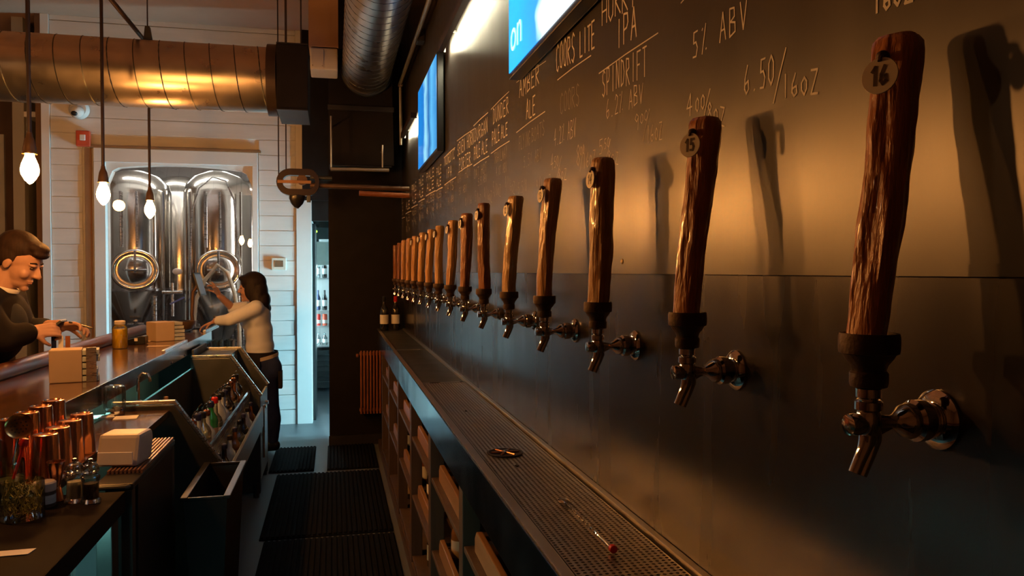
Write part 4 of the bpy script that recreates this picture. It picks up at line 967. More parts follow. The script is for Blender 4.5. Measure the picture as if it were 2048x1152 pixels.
# ================================================================== WALL FIXTURES
p = at(168,278,Y=YB-.015); t = thing('fire_alarm', 'red fire alarm box with white strobe on the white wall', 'fire alarm', (p.x,YB-.004,p.z))
MB().box((-.062,-.05,-.075),(.062,0,.075)).local('case', M_alarm, t, False, .01)
MB().box((-.025,-.066,-.02),(.025,-.0505,.035)).local('strobe', M_trim, t, False, .006)
p = at(152,226,Y=YB-.12); t = thing('security_camera', 'white dome security camera high on the white wall', 'security camera', (p.x,YB-.01,p.z+.05))
MB().lathe([(.09,0),(.09,.02),(.07,.05),(.0,.05)],22,(0,-.0,0),(0,-1,0)).local('mount', M_trim, t)
MB().ball((0,-.08,-.03),(.06,.06,.055)).local('dome', M_trim, t)
MB().ball((-.01,-.125,-.055),(.03,.02,.025)).local('lens', M_plast, t)
p = at(558,528,Y=YB-.01); t = thing('thermostat', 'beige thermostat with dark display on the white plank wall', 'thermostat', (p.x,YB-.0045,p.z))
MB().box((-.072,-.03,-.062),(.072,0,.062)).local('case', M_beige, t, False, .006)
MB().box((-.042,-.0335,-.03),(.042,-.0305,.035)).local('display', M_screen, t, False)

# ================================================================== BREWING ROOM
def tank(px, Y, r, lab, ztop, man=True):
    c = at(px,540,Y=Y); t = thing('brewing_tank', lab, 'tank', (c.x,Y,0), 0, 'brewing tanks')
    zc = at(px,583,Y=Y-r).z; zt = ztop
    MB().lathe([(r,zc),(r,zt),(r*.94,zt+.08),(r*.7,zt+.17),(r*.3,zt+.23),(0,zt+.24)],44,cap=False).local('shell', M_tank, t)
    MB().lathe([(r*1.01,zc+.0),(r*1.02,zc+.012),(r*1.01,zc+.03)],44,cap=False).local('weld_band', M_steel, t)
    MB().lathe([(r,zc-.001),(r*.25,zc-.62),(.05,zc-.66),(.05,zc-.72)],40).local('cone', M_tank, t)
    for i in range(4):
        a = PI/4+i*PI/2; MB().cyl((r*.9*math.cos(a),r*.9*math.sin(a),0),(r*.93*math.cos(a),r*.93*math.sin(a),zc-.05),.03,n=12).local('leg', M_steel, t)
    if man:
        d = (EYE-Vector((c.x,Y,1.56))); d.z = 0; d.normalize(); mz = at(px,540,Y=Y-r).z
        hz = Vector((0,0,1)).cross(d)
        def oval(name, m, rx, rz, d0, d1, inner=None):
            mb = MB(); n = 32; vs = []; fs = []
            for dd, k in ((d0,1),(d1,1),(d1,inner or 0.001),(d0,inner or .001)):
                for i in range(n):
                    a = 2*PI*i/n; vs.append(d*dd+hz*rx*k*math.cos(a)+Vector((0,0,mz+rz*k*math.sin(a))))
            for j in range(4):
                for i in range(n): fs.append((j*n+i, j*n+(i+1)%n, ((j+1)%4)*n+(i+1)%n, ((j+1)%4)*n+i))
            mb.add(vs,fs).local(name, m, t)
        ov = lambda rx, rz, a, dd: d*dd+hz*rx*math.cos(a)+Vector((0,0,mz+rz*math.sin(a)))
        MB().tube([ov(.205,.19,2*PI*i/40,r+.02) for i in range(41)],.028,10).local('manway_ring', M_tank, t)
        oval('manway_neck', M_tank, .20, .185, r*.80, r+.02)
        mb = MB(); vs = []; fs = []; n = 32
        for k_, dd in ((1,r+.022),(.8,r+.045),(.5,r+.062),(.2,r+.069),(.01,r+.07)):
            for i in range(n): vs.append(ov(.165*k_,.15*k_,2*PI*i/n,dd))
        for j in range(4):
            for i in range(n): fs.append((j*n+i, j*n+(i+1)%n, (j+1)*n+(i+1)%n, (j+1)*n+i))
        mb.add(vs,fs).local('manway_door', M_tank, t)
        MB().tube([d*(r+.09)+Vector((0,0,mz+.20)), d*(r+.10)+Vector((0,0,mz)), d*(r+.09)+Vector((0,0,mz-.03))],.012,8).local('clamp_bar', M_steel, t)
        MB().tube([d*(r+.075)+hz*.11+Vector((0,0,mz)), d*(r+.10)+Vector((0,0,mz)), d*(r+.075)-hz*.11+Vector((0,0,mz))],.010,8).local('handle', M_steel, t)
        MB().cyl(d*r+Vector((0,0,zc-.30)),d*(r+.09)*.75+Vector((0,0,zc-.34)),.02,n=10).cyl(d*r*.75-hz*.08+Vector((0,0,zc-.34)),d*r*.75+hz*.08+Vector((0,0,zc-.34)),.012,n=8).local('valve', M_steel, t)
        for s_ in (-.13,.02):
            pts = [d*math.sqrt(max(.01,(r+.022)**2-s_**2))+hz*s_+Vector((0,0,z)) for z in (mz+.24,zt-.02)]
            MB().cyl(*pts,.011,n=8).local('pipe', M_steel, t)
    return t
tank(270,9.05,.37,'left steel brewing tank with oval manway behind the window',at(270,385,Y=9.0).z)
tank(437,9.05,.35,'right steel brewing tank with oval manway behind the window',at(437,385,Y=9.0).z)
tank(360,10.2,.36,'rear steel brewing tank between the two front tanks',at(360,392,Y=10.2).z,False)
tank(500,10.3,.30,'rear steel brewing tank at the right edge of the window',at(500,400,Y=10.3).z,False)
def pipes(name, lab, pts, r, m, cat='pipe'):
    pts = [Vector(p) for p in pts]
    MB().tube(pts, r, 8).solo(name, m, lab, cat, pts[0])
c = [at(x,y,Y=8.52) for x,y in ((395,690),(388,650),(392,600),(410,560),(435,530),(455,545),(470,590),(478,640),(480,700))]
pipes('hose', 'pale hose looping in front of the right tank manway', c, .02, M_hose, 'hose')
c = [at(x,y,Y=8.55) for x,y in ((380,560),(381,480),(384,420),(398,376),(425,354),(452,362),(468,400),(475,470),(478,560))]
pipes('hose', 'thin arched line over the top of the right tank', c, .009, M_steel, 'hose')
for i,px in enumerate((326,371,379,482)):
    a = at(px,384,Y=8.75); b = at(px+2,640,Y=8.75); pipes('vertical_pipe', ('vertical steel pipe beside the left tank','vertical steel pipe left of the right tank','second vertical steel pipe left of the right tank','vertical steel pipe right of the right tank')[i], (a,b), .016, M_tank)
t = thing('valve_manifold', 'small steel valve manifold between the two front tanks', 'valve', at(345,585,Y=8.7))
MB().cyl((-.1,0,0),(.1,0,0),.02,n=10).cyl((0,0,-.25),(0,0,.1),.016,n=10).local('cross_pipe', M_steel, t)
MB().ball((.05,0,.22),(.05,.03,.035)).cyl((.05,0,.0),(.05,0,.2),.006,n=8).local('gauge', M_trim, t)
MB().cyl((-.02,-.03,-.12),(.12,-.03,-.05),.009,n=8).local('lever', mat('blue lever', (.12,.14,.35), rough=.4), t)
a = at(225,353,Y=10.9); MB().box((a.x-.1,11.36,a.z-.02),(a.x+.12,11.395,a.z+.03)).solo('red_sign', M_alarm, 'small red sign on the brewing room wall', 'sign', (a.x,11.38,a.z), False)
for i,y in enumerate((8.75,9.9)):
    t = thing('tube_light', ('ceiling tube light nearest the window in the brewing room','ceiling tube light at the back of the brewing room')[i], 'tube light', (-1.6,y,3.0))
    MB().box((-.7,-.05,.02),(.7,.05,.049)).local('housing', M_trim, t, False)
    for s_ in (-.025,.025): MB().cyl((-.68,s_,.0),(.68,s_,.0),.014,n=10).local('tube', M_tubeb, t)

# ================================================================== CORRIDOR COOLER
cy = 10.3; X0, X1 = at(618,600,Y=cy).x-.02, .75
zt, zb = at(640,490,Y=cy).z, at(640,745,Y=cy).z
co = thing('glass_door_cooler', 'lit upright drinks cooler seen through the corridor gap', 'cooler', ((X0+X1)/2,cy,0))
z_b = .14
MB().box((X0,cy,.0),(X0+.03,cy+.6,2.1)).part('side', M_blackm, co, False)
MB().box((X1-.03,cy,0),(X1,cy+.6,2.1)).part('side', M_blackm, co, False)
MB().box((X0+.031,cy+.57,.0),(X1-.031,cy+.6,2.1)).part('back', M_trim, co, False)
MB().box((X0+.031,cy,2.05),(X1-.031,cy+.57,2.1)).part('top', M_blackm, co, False)
gz = at(640,700,Y=cy).z
MB().box((X0+.031,cy+.02,.05),(X1-.031,cy+.569,gz-.01)).part('grille_base', M_blackm, co, False)
for i in range(6): MB().box((X0+.035,cy+.004,.10+i*.07),(X1-.035,cy+.0195,.13+i*.07)).part('grille_slat', M_plast, co, False)
lv = [at(640,y,Y=cy+.15).z for y in (690,651,620,556)]
for z in lv: MB().box((X0+.031,cy+.05,z-.02),(X1-.031,cy+.569,z)).part('shelf', M_trim, co, False)
MB().cyl((X0+.05,cy+.06,lv[0]),(X0+.05,cy+.06,2.03),.013,n=8).part('lamp_tube', mat('cooler tube', (.8,.95,1), emit=80, ecol=(.55,.90,1)), co)
MB().cyl((X1-.05,cy+.06,lv[0]),(X1-.05,cy+.06,2.03),.013,n=8).part('lamp_tube', MATS['cooler tube'], co)
MB().box((X0+.031,cy-.012,gz),(X1-.031,cy-.004,2.04)).part('glass_door', M_pane, co, False)
MB().cyl((X0+.075,cy-.05,gz-.25),(X0+.075,cy-.05,at(640,540,Y=cy).z),.016,n=10).part('handle', M_brass, co)
for s_, (z, cols, nm, h) in enumerate(((lv[0]+.001,(CLR,CLR),'white-labelled',.16),(lv[1]+.001,(M_red,M_alarm),'red',.15),(lv[2]+.001,(cap_b,DRK),'dark blue',.26),(lv[3]+.001,(CLR,DRK),'clear',.25))):
    for j in range(4):
        bt = thing('cooler_bottle', f'{nm} drink on the {("bottom","second","third","top")[s_]} cooler shelf, {ORD[j]} from the left', 'bottle', (X0+.13+j*.085,cy+.13,z), 0, 'drinks in the cooler')
        r = .032; MB().lathe([(r*.9,0),(r,.006),(r,h*.6),(r*.4,h*.8),(r*.38,h),(0,h)] if s_ != 1 else [(r*.9,0),(r,.006),(r,h*.93),(r*.8,h),(0,h)],14).local('container', cols[j%2], bt)
        MB().lathe([(r*1.02,h*.2),(r*1.02,h*.5)],14,cap=False).local('drink_label', M_paper, bt)
p = at(634,463,Y=9.6); t = thing('control_box', 'grey control box with green light above the corridor', 'control box', (p.x,9.6,p.z))
MB().box((-.1,0,-.09),(.14,.08,.05)).local('case', M_dsteel, t, False, .005)
MB().ball((-.01,-.004,.0),(.014,.008,.014)).local('green_lamp', mat('green lamp', (.3,1,.05), emit=6, ecol=(.4,1,.05)), t)
MB().box((-.3,.081,-.4),(.5,.12,-.12)).local('pale_panel', M_beige, t, False)
MB().box((-.02,.081,-.119),(.02,.1,2.3-p.z+.1)).local('hanger', M_dsteel, t, False)
# unseen cool tubes added behind the column to light the white wall
for i,x in enumerate((1.75,2.1)):
    t = thing('tube_light', ('unseen upright cool tube light added in the corridor behind the column','second unseen cool tube light added in the corridor')[i], 'tube light', (x,7.3+.3*i,.15))
    MB().box((-.05,.03,0),(.05,.06,1.3)).local('housing', M_trim, t, False)
    MB().cyl((0,0,.02),(0,0,1.28),.02,n=10).local('tube', M_tube, t)
    MB().box((-.05,.03,-.15),(.05,.06,-.001)).local('post', M_dsteel, t, False)

# ================================================================== PEOPLE
def sphere_pts(c, r, n=10, m=7):
    c = Vector(c); out = []
    for j in range(m+1):
        th = PI*j/m
        for i in range(n if 0 < j < m else 1):
            ph = 2*PI*i/n; out.append(c+Vector((math.sin(th)*math.cos(ph), math.sin(th)*math.sin(ph), math.cos(th)))*r)
    return out
def blob(name, prims, m, voxel=.006, smooth=4, parent=None, origin=None, fac=.5):
    "one continuous skin over tapered capsules ('c') and ellipsoids ('e')"
    bm = bmesh.new()
    for p in prims:
        b2 = bmesh.new()
        if p[0] == 'c':
            for q in sphere_pts(p[1], p[2]) + sphere_pts(p[3], p[4]): b2.verts.new(q)
            r = bmesh.ops.convex_hull(b2, input=b2.verts)
            junk = [g for g in r['geom_interior'] if isinstance(g, bmesh.types.BMVert)]
            bmesh.ops.delete(b2, geom=junk, context='VERTS')
        else:
            _, c, rad, rot = p
            bmesh.ops.create_icosphere(b2, subdivisions=3, radius=1)
            for v in b2.verts: v.co = Vector(c) + rot @ Vector((v.co.x*rad[0], v.co.y*rad[1], v.co.z*rad[2]))
        bmesh.ops.recalc_face_normals(b2, faces=b2.faces)
        tmp = bpy.data.meshes.new('t'); b2.to_mesh(tmp); b2.free(); bm.from_mesh(tmp); bpy.data.meshes.remove(tmp)
    me = bpy.data.meshes.new(name); bm.to_mesh(me); bm.free()
    o = bpy.data.objects.new('tmp', me); COL.objects.link(o)
    md = o.modifiers.new('r','REMESH'); md.mode = 'VOXEL'; md.voxel_size = voxel; md.use_smooth_shade = True
    sm_ = o.modifiers.new('s','SMOOTH'); sm_.iterations = smooth; sm_.factor = fac
    dg = bpy.context.evaluated_depsgraph_get(); res = bpy.data.meshes.new_from_object(o.evaluated_get(dg)); res.name = name
    bpy.data.objects.remove(o); bpy.data.meshes.remove(me)
    res.materials.clear(); res.materials.append(m)
    if origin is not None: res.transform(Matrix.Translation(-Vector(origin)))
    for p in res.polygons: p.use_smooth = True
    return link(name, res, parent)
I3 = Matrix.Identity(3)
def head_prims(c, rot, f=1.0):
    c = Vector(c)
    def P(x,y,z): return c + rot @ (Vector((x,y,z))*f)
    def E(x,y,z,a,b,d): return ('e', P(x,y,z), (a*f,b*f,d*f), rot)
    return [E(-.008,0,.03,.098,.077,.088), E(.028,0,-.025,.066,.063,.088), E(.036,0,-.082,.050,.048,.038), ('c',P(.088,0,.012),.008*f,P(.113,0,-.030),.0125*f),
            E(.103,0,-.034,.012,.018,.009), E(.080,.028,.016,.016,.024,.009), E(.080,-.028,.016,.016,.024,.009), E(.086,0,-.064,.013,.024,.007), E(.082,0,-.078,.013,.020,.007),
            E(.076,0,-.105,.019,.022,.017), E(-.008,.078,-.012,.019,.009,.031), E(-.008,-.078,-.012,.019,.009,.031), E(.062,.038,-.035,.025,.022,.025), E(.062,-.038,-.035,.025,.022,.025)], P
def hand_prims(wr, d, nrm, curl, spread=.16, side=1, sc=1.0, point=None):
    "palm and five fingers. d: wrist to knuckles, nrm: out of the palm, side: which way the thumb leaves"
    wr = Vector(wr); d = Vector(d).normalized(); nrm = Vector(nrm); nrm = (nrm-d*nrm.dot(d)).normalized(); t = d.cross(nrm)*side
    out = []
    for i, o_ in enumerate((-.028,-.010,.009,.027)):
        out.append(('c', wr+t*o_*.6*sc, .014*sc, wr+d*.082*sc+t*o_*sc, .0105*sc))
        cl = curl if not (point is not None and i == point) else .08
        L_ = (.068,.080,.074,.056)[i] if side > 0 else (.056,.074,.080,.068)[i]
        L_ = (.056,.074,.080,.068)[i]*sc
        p = wr+d*.088*sc+t*o_*1.05*sc; ang = cl*.5
        for s_, fr in enumerate((.45,.32,.23)):
            dd = (d*math.cos(ang)+nrm*math.sin(ang)+t*o_*spread*8*.3).normalized(); q = p+dd*L_*fr
            out.append(('c', p, (.0092-.0006*s_)*sc, q, (.0086-.0008*s_)*sc)); p = q; ang += cl
    b = wr+d*.026*sc+t*.030*sc; k = b+(d*.6+t*.75+nrm*.35).normalized()*.036*sc; e = k+(d*.85+t*.2+nrm*(.5+.3*curl)).normalized()*.032*sc
    out += [('c', wr+t*.012*sc, .014*sc, b, .0125*sc), ('c', b, .0115*sc, k, .0098*sc), ('c', k, .0095*sc, e, .0078*sc)]
    return out
def limb(*a): return [('c', a[i], a[i+1], a[i+2], a[i+3]) for i in range(0, len(a)-2, 2)]
def grow(prims, g): return [('c', p[1], p[2]+g, p[3], p[4]+g) if p[0] == 'c' else ('e', p[1], tuple(r+g for r in p[2]), p[3]) for p in prims]
def rotm(face, pitch=0, roll=0):
    return Matrix.Rotation(face,3,'Z') @ Matrix.Rotation(pitch,3,'Y') @ Matrix.Rotation(roll,3,'X')
def cuff(name, c, d, r, m, root, w_=.012):
    mb = MB().lathe([(r*.8,-.002),(r,-.001),(r+.001,w_*.5),(r,w_),(r*.8,w_+.001)],18,c,d,False); return mb.part(name, m, root)

# ---- the woman at the screen, facing the bar
WY = 6.98
def wp(px, py, dy=0): return at(px, py, Y=WY+dy)
feet = wp(540,905); gz0 = 0.0
wroot = thing('person', 'person with long dark hair in a pale shirt and navy trousers tapping a screen', 'person', (feet.x,WY,0))
hc = wp(503,575); wrot = rotm(R(172), R(4))
hp, HP = head_prims(hc, wrot, .98)
neck = ('c', hc+Vector((.02,0,-.07)), .047, wp(514,607), .055)
chest = [('e', wp(513,634), (.105,.165,.13), rotm(0,R(8))), ('e', wp(517,662), (.105,.140,.12), I3), ('e', wp(520,692), (.105,.135,.09), I3),
         ('c', wp(512,616,-.14), .052, wp(512,616,.14), .052), ('e', wp(497,640), (.06,.12,.07), I3)]
hips = [('e', wp(526,722), (.125,.165,.11), I3), ('e', wp(538,738,-.075), (.10,.085,.115), I3), ('e', wp(538,738,.075), (.10,.085,.115), I3)]
kn1, an1 = wp(543,815,-.07), Vector((wp(546,880,-.07).x,WY-.07,.105))
kn2, an2 = wp(537,815,.08), Vector((wp(530,880,.08).x,WY+.08,.105))
leg1 = limb(wp(532,742,-.08),.093,kn1,.060)+limb(kn1,.060,kn1.lerp(an1,.35)+Vector((.014,0,0)),.056,an1,.038)
leg2 = limb(wp(530,742,.08),.093,kn2,.060)+limb(kn2,.060,kn2.lerp(an2,.35)+Vector((.014,0,0)),.056,an2,.038)
foot = lambda a: limb(Vector((a.x+.015,a.y,.068)),.040,Vector((a.x-.16,a.y,.054)),.028)
e1, w1 = wp(458,640,-.24), wp(432,642,-.12)
arm1 = limb(wp(511,617,-.165),.054,e1,.042)+limb(e1,.042,w1,.030)
e2, w2 = wp(466,617,.20), wp(439,591,.10)
arm2 = limb(wp(509,615,.165),.052,e2,.040)+limb(e2,.038,w2,.027)
hand2 = hand_prims(w2, wp(429,573,.04)-w2, Vector((-.5,-.6,.1)), .55, side=-1, point=1)
hand1 = hand_prims(w1, Vector((-.85,.25,-.35)), Vector((-.2,.1,-1)), .35, side=1)
bodyp = hp+[neck]+chest+hips+leg1+leg2+foot(an1)+foot(an2)+arm1+arm2+hand1+hand2
blob('body', bodyp, M_skin, .0055, 3, wroot, wroot.location)
shirt = grow(chest,.016)+[('e', wp(515,648), (.112,.158,.12), I3), ('e', wp(519,677), (.113,.150,.12), I3)]+grow(arm1[:1],.012)+[('c',arm1[1][1],arm1[1][2]+.010,arm1[1][1].lerp(arm1[1][3],.75),.044)]+grow(arm2[:1],.012)+[('e', wp(520,704), (.118,.150,.05), I3)]
blob('shirt', shirt, M_shirtw, .009, 16, wroot, wroot.location)
blob('trousers', grow(hips,.010)+grow(leg1+leg2,.008), M_jeans, .009, 12, wroot, wroot.location)
for f_ in (an1,an2): blob('shoe', grow(foot(f_),.007)+[('c',f_+Vector((0,0,-.02)),.043,f_+Vector((0,0,.03)),.042),('e',(f_.x-.07,f_.y,.034),(.12,.042,.014),I3)], M_plast, .007, 3, wroot, wroot.location)
P = HP
hair = [('e', P(-.022,0,.042), (.108,.092,.098), wrot), ('e', P(-.075,0,-.04), (.062,.092,.11), wrot), ('e', P(-.095,0,-.13), (.055,.095,.085), rotm(R(172),R(-10))), ('e', P(-.105,-.02,-.19), (.042,.085,.05), wrot),
        ('e', P(-.01,.075,-.03), (.055,.022,.085), wrot), ('e', P(-.01,-.075,-.03), (.055,.022,.085), wrot), ('e', P(-.05,.065,-.11), (.06,.035,.09), wrot), ('e', P(-.05,-.065,-.11), (.06,.035,.09), wrot), ('e', P(.055,0,.085), (.045,.06,.03), wrot)]
blob('hair', hair, M_hairw, .007, 4, wroot, wroot.location)
for s_ in (-1,1): MB().ball(P(.077,.030*s_,.0)-Vector((0,0,0)),(.011,.011,.006)).part('eye', M_eye, wroot)
bc = wp(523,708)
def ribbon(z0, z1, rx, ry, c, tilt, m, nm, a0=0, a1=2*PI):
    mb = MB(); n = 36; vs = []; fs = []
    for i in range(n+1):
        a = a0+(a1-a0)*i/n
        for r_, z in ((0,z0),(0,z1),(.008,z1),(.008,z0)):
            vs.append((c.x+(rx+r_)*math.cos(a), c.y+(ry+r_)*math.sin(a), c.z+z+tilt*math.cos(a)))
    for i in range(n):
        for k in range(4): fs.append((4*i+k,4*i+(k+1)%4,4*(i+1)+(k+1)%4,4*(i+1)+k))
    return mb.add(vs,fs).part(nm, m, wroot)
ribbon(-.012,.03,.128,.166,bc+Vector((0,0,-.005)),.0,M_apron,'apron_waistband')
ribbon(-.035,-.005,.134,.172,bc+Vector((.0,0,-.012)),.03,M_strap,'apron_strap')
mb = MB(); vs = []; fs = []
for i in range(17):
    a = R(95+ i*11)
    for z,k in ((.0,1.0),(-.12,1.09),(-.30,1.06)): 
        for o_ in (0,.006): vs.append((bc.x+(.150*k+o_)*math.cos(a), bc.y+(.185*k+o_)*math.sin(a), bc.z-.01+z))
for i in range(16):
    for k in (0,2): a = 6*i+k; b = a+6; fs += [(a,b,b+2,a+2),(a+1,a+3,b+3,b+1)]
mb.add(vs,fs).part('apron', M_apron, wroot)
tp = wp(560,755,-.1); MB().box((tp.x-.012,tp.y-.05,tp.z-.09),(tp.x+.02,tp.y+.05,tp.z+.06)).part('towel', M_apron, wroot, False, .006)

# point-of-sale screen and stand at the end of the bar
sc = at(412,568,Y=WY+.02)-Vector((.045,0,0)); ps = thing('order_screen', 'tilted dark order screen on a stand at the far end of the bar', 'screen', (sc.x,sc.y,BT))
d = Vector((1,-.02,.28)).normalized(); hzv = Vector((0,0,1)).cross(d).normalized(); upv = d.cross(hzv)
def slab(o, w_, h_, t0, t1):
    vs = [o+hzv*a+upv*b+d*c_ for c_ in (t0,t1) for a in (-w_,w_) for b in (-h_,h_)]
    return MB().add(vs,[(0,1,3,2),(4,6,7,5),(0,4,5,1),(2,3,7,6),(0,2,6,4),(1,5,7,3)])
slab(sc,.135,.10,-.012,0).part('tablet', M_plast, ps, False, .002)
slab(sc,.12,.086,.0005,.002).part('display', mat('pale display', (.35,.40,.42), rough=.15, emit=.08, ecol=(.5,.7,.8)), ps, False)
MB().tube([sc-d*.012, sc-d*.06+Vector((0,0,-.05)), Vector((sc.x-.07,sc.y,BT+.13)), Vector((sc.x-.06,sc.y,BT+.02))],.016,10).part('stand', M_socket, ps)
MB().lathe([(.075,.001),(.075,.012),(.03,.022)],20,(sc.x-.06,sc.y,BT)).part('base', M_plast, ps)
for i,px in enumerate((455,478)):
    p = at(px,672,Y=6.5); 
t = thing('end_cabinet', 'black cabinet between the bar end and the woman', 'cabinet', (-1.0,YBE+.2,0))
MB().box((-1.2,YBE+.03,.08),(-.82,YBE+.5,.86)).part('body', M_black, t, False, .003)
MB().box((-1.21,YBE+.025,.861),(-.80,YBE+.51,.88)).part('top', M_blackm, t, False, .003)
MB().box((-1.17,YBE+.05,0),(-.86,YBE+.48,.079)).part('plinth', M_black, t, False)
dd_ = MB().box((-.8195,YBE+.05,.10),(-.803,YBE+.48,.84)).part('door', M_blackm, t, False, .003)
MB().cyl((-.79,YBE+.09,.45),(-.79,YBE+.09,.62),.007,n=8).sub('handle', M_steel, dd_, t)
p = at(465,668,Z=.98); t = thing('glass_rack', 'small steel rack of glasses beside the woman', 'rack', (-.90,YBE+.16,.881))
MB().box((-.09,-.09,0),(.09,.09,.012)).local('rack_base', M_steel, t, False)
for i,(a,b) in enumerate(((-.05,-.05),(.05,-.05),(-.05,.05),(.05,.05))): MB().lathe([(.03,.013),(.034,.014),(.04,.11),(.039,.11),(.031,.018)],14,(a,b,0),cap=False).local('glass', M_mason, t)

# ---- the man leaning over the guest rail
MY = 4.2
def mp(px, py, dy=0): return at(px, py, Y=MY+dy)
hc = mp(38,522); mrot = rotm(R(-8), R(27))
mroot = thing('person', 'person with short dark hair in a charcoal jacket holding a pen over the bar', 'person', (-1.86,MY,0))
hp, HP = head_prims(hc, mrot, 1.03)
nb = mp(-2,580)
neck = ('c', hc+Vector((-.045,0,-.055)), .058, nb, .066)
torso = [('c', nb+Vector((-.02,-.17,-.055)), .068, nb+Vector((-.02,.17,-.055)), .068), ('e', nb+Vector((-.03,0,-.16)), (.135,.205,.16), rotm(0,R(14))), ('e', nb+Vector((-.12,0,-.34)), (.125,.185,.17), rotm(0,R(14))), ('e', nb+Vector((-.17,0,-.50)), (.13,.175,.14), I3)]
hipc = Vector((nb.x-.19, MY, .90))
hips = [('e', hipc, (.135,.175,.13), I3)]
legs = []
for s_ in (-1,1):
    k_ = Vector((hipc.x+.03, MY+.10*s_, .50)); a_ = Vector((hipc.x-.02, MY+.11*s_, .09))
    legs += limb(hipc+Vector((0,.09*s_,-.03)),.095,k_,.062)+limb(k_,.060,a_,.042)
fts = []
for s_ in (-1,1): fts.append(limb(Vector((hipc.x-.03,MY+.11*s_,.05)),.042,Vector((hipc.x+.17,MY+.13*s_,.035)),.032))
e1, w1 = mp(8,678,-.20), mp(62,664,-.10)
arm1 = limb(nb+Vector((-.02,-.19,-.06)),.060,e1,.048)+limb(e1,.046,w1,.033)
e2, w2 = mp(48,660,.22), mp(122,652,.06)
arm2 = limb(nb+Vector((-.02,.19,-.06)),.060,e2,.048)+limb(e2,.046,w2,.032)
hand1 = hand_prims(w1, mp(98,660,-.06)-w1, Vector((.1,.75,-.35)), 1.05, side=-1, sc=1.05)
hand2 = hand_prims(w2, mp(172,652,.02)-w2, Vector((.0,-.45,-.8)), .62, side=1, sc=1.05)
blob('body', hp+[neck]+torso+hips+legs+fts[0]+fts[1]+arm1+arm2+hand1+hand2, M_skin, .0052, 3, mroot, mroot.location)
def part_sleeve(l, g, t): return grow(l[:1],g)+[('c', l[1][1], l[1][2]+g, l[1][1].lerp(l[1][3],t), l[1][4]+g+.004)]
blob('jacket', grow(torso,.020)+part_sleeve(arm1,.018,.80)+[('c',nb+Vector((-.05,-.05,-.02)),.062,nb+Vector((-.05,.05,-.02)),.062)], M_jacket, .010, 14, mroot, mroot.location)
blob('far_sleeve', part_sleeve(arm2,.016,.55), M_shirtm, .010, 10, mroot, mroot.location)
blob('shirt_front', [('e', nb+Vector((.045,-.06,-.20)), (.095,.09,.15), rotm(0,R(14)))], M_shirtm, .010, 3, mroot, mroot.location)
MB().lathe([(.062,0),(.071,.006),(.073,.018),(.070,.026),(.063,.024)],22,nb+Vector((.012,0,-.002)),(.35,0,1),False).part('white_collar', M_paper, mroot)
blob('trousers', grow(hips,.012)+grow(legs,.010), M_jeans, .011, 4, mroot, mroot.location)
for f_ in fts: blob('shoe', grow(f_,.008), M_plast, .009, 3, mroot, mroot.location)
P = HP
hair = [('e', P(-.024,0,.055), (.106,.087,.088), mrot), ('e', P(-.070,0,-.005), (.052,.080,.080), mrot), ('e', P(.045,0,.092), (.055,.066,.032), rotm(R(-8),R(22))), ('e', P(.076,.0,.072), (.030,.060,.024), mrot),
        ('e', P(-.028,.070,.015), (.045,.018,.05), mrot), ('e', P(-.028,-.070,.015), (.045,.018,.05), mrot)]
blob('hair', hair, M_hairm, .006, 3, mroot, mroot.location)
for s_ in (-1,1):
    MB().ball(P(.082,.031*s_,.0),(.011,.011,.006)).part('eye', M_eye, mroot)
    MB().tube([P(.086,.012*s_,.024),P(.088,.030*s_,.030),P(.074,.052*s_,.024)],[.003,.0045,.003],6).part('eyebrow', M_hairm, mroot)
MB().tube([P(.088,-.020,-.0725),P(.0965,0,-.0705),P(.088,.020,-.0725)],[.002,.0035,.002],6).part('mouth', M_lip, mroot)
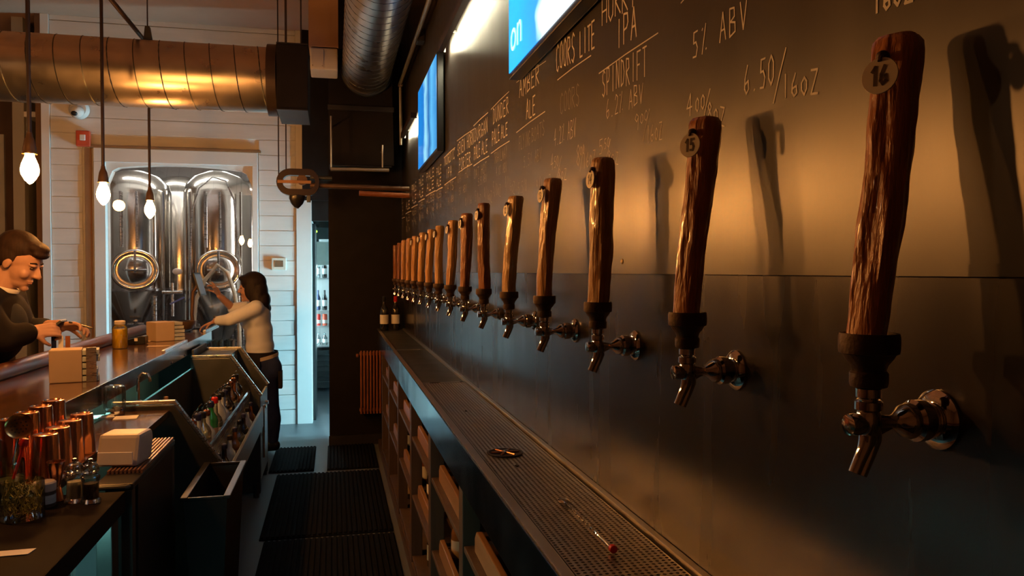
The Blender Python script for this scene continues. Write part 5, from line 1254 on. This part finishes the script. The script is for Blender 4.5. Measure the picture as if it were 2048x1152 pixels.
# what the man holds
h1 = hand1[0][3]; a = mp(86,668,-.04); b = mp(122,642,-.02)
wl = thing('wallet', 'dark open wallet held in the near hand of the man', 'wallet', a)
u = (b-a).normalized(); v = Vector((0,1,0)); n_ = u.cross(v)
mb = MB(); vs = [a+u*i+v*j+n_*k for i in (-.03,(b-a).length) for j in (-.0,.085) for k in (-.006,.006)]
mb.add(vs,[(0,1,3,2),(4,6,7,5),(0,4,5,1),(2,3,7,6),(0,2,6,4),(1,5,7,3)]).part('leather', M_plast, wl, False, .002)
for i in range(3):
    c = mp(108+i*14,684,-.02); MB().box((c.x-.012,c.y,c.z-.035),(c.x+.010,c.y+.002,c.z+.03)).part('card', (M_jeans,M_paper,M_rad)[i], wl, False)
a, b = mp(160,650,.0), mp(187,657,-.01)
pn = thing('pen', 'black pen pointing out of the far hand of the man', 'pen', a)
MB().tube([a-(b-a)*.8,a,b.lerp(a,.15),b],[.005,.005,.004,.001],8).part('barrel', M_plast, pn)

# ================================================================== ADDED FILL LAMPS OUT OF FRAME
for i,(x,y) in enumerate(((-3.3,3.2),(-3.3,6.2))):  # unseen globes added to warm the ceiling and the guest side
    t = thing('fill_globe', ('unseen warm fill globe added over the middle of the guest room','unseen warm fill globe added at the far side of the guest room','unseen warm fill globe added at the near side of the guest room')[i], 'globe lamp', (x,y,2.6))
    MB().ball((0,0,0),.09,20,12).local('globe', mat('warm globe glass', (1,.7,.4), emit=40, ecol=(1,.50,.20)), t)
    MB().cyl((0,0,.092),(0,0,CEIL-2.602),.008,n=8).local('rod', M_pipe, t)
    MB().lathe([(.03,.085),(.03,.12),(.012,.13)],14).local('cap', M_socket, t)
for i,x in enumerate((-2.72,-.62)):  # hidden tubes added to draw white upright streaks on the tanks
    t = thing('tube_light', ('unseen upright tube light added at the left of the brewing room','unseen upright tube light added at the right of the brewing room')[i], 'tube light', (x,8.5,.0))
    MB().cyl((0,0,.9),(0,0,2.5),.016,n=10).local('tube', M_tubeb, t)
    MB().box((-.03,-.06,0),(.03,-.03,2.6)).local('housing', M_trim, t, False)

sh = thing('corridor_light_hood', 'unseen hood board added above the corridor tube lights to shade the ceiling', 'shelf', (1.6,7.5,1.6))  # unseen hood added to keep the cool tube light off the ceiling
MB().box((.95,7.11,1.62),(2.295,7.95,1.66)).part('board', M_post, sh, False)
for x in (1.1,2.2): MB().prism([(7.11,1.3),(7.11,1.619),(7.6,1.619)],0,x,x+.03).part('bracket', M_dsteel, sh, False)
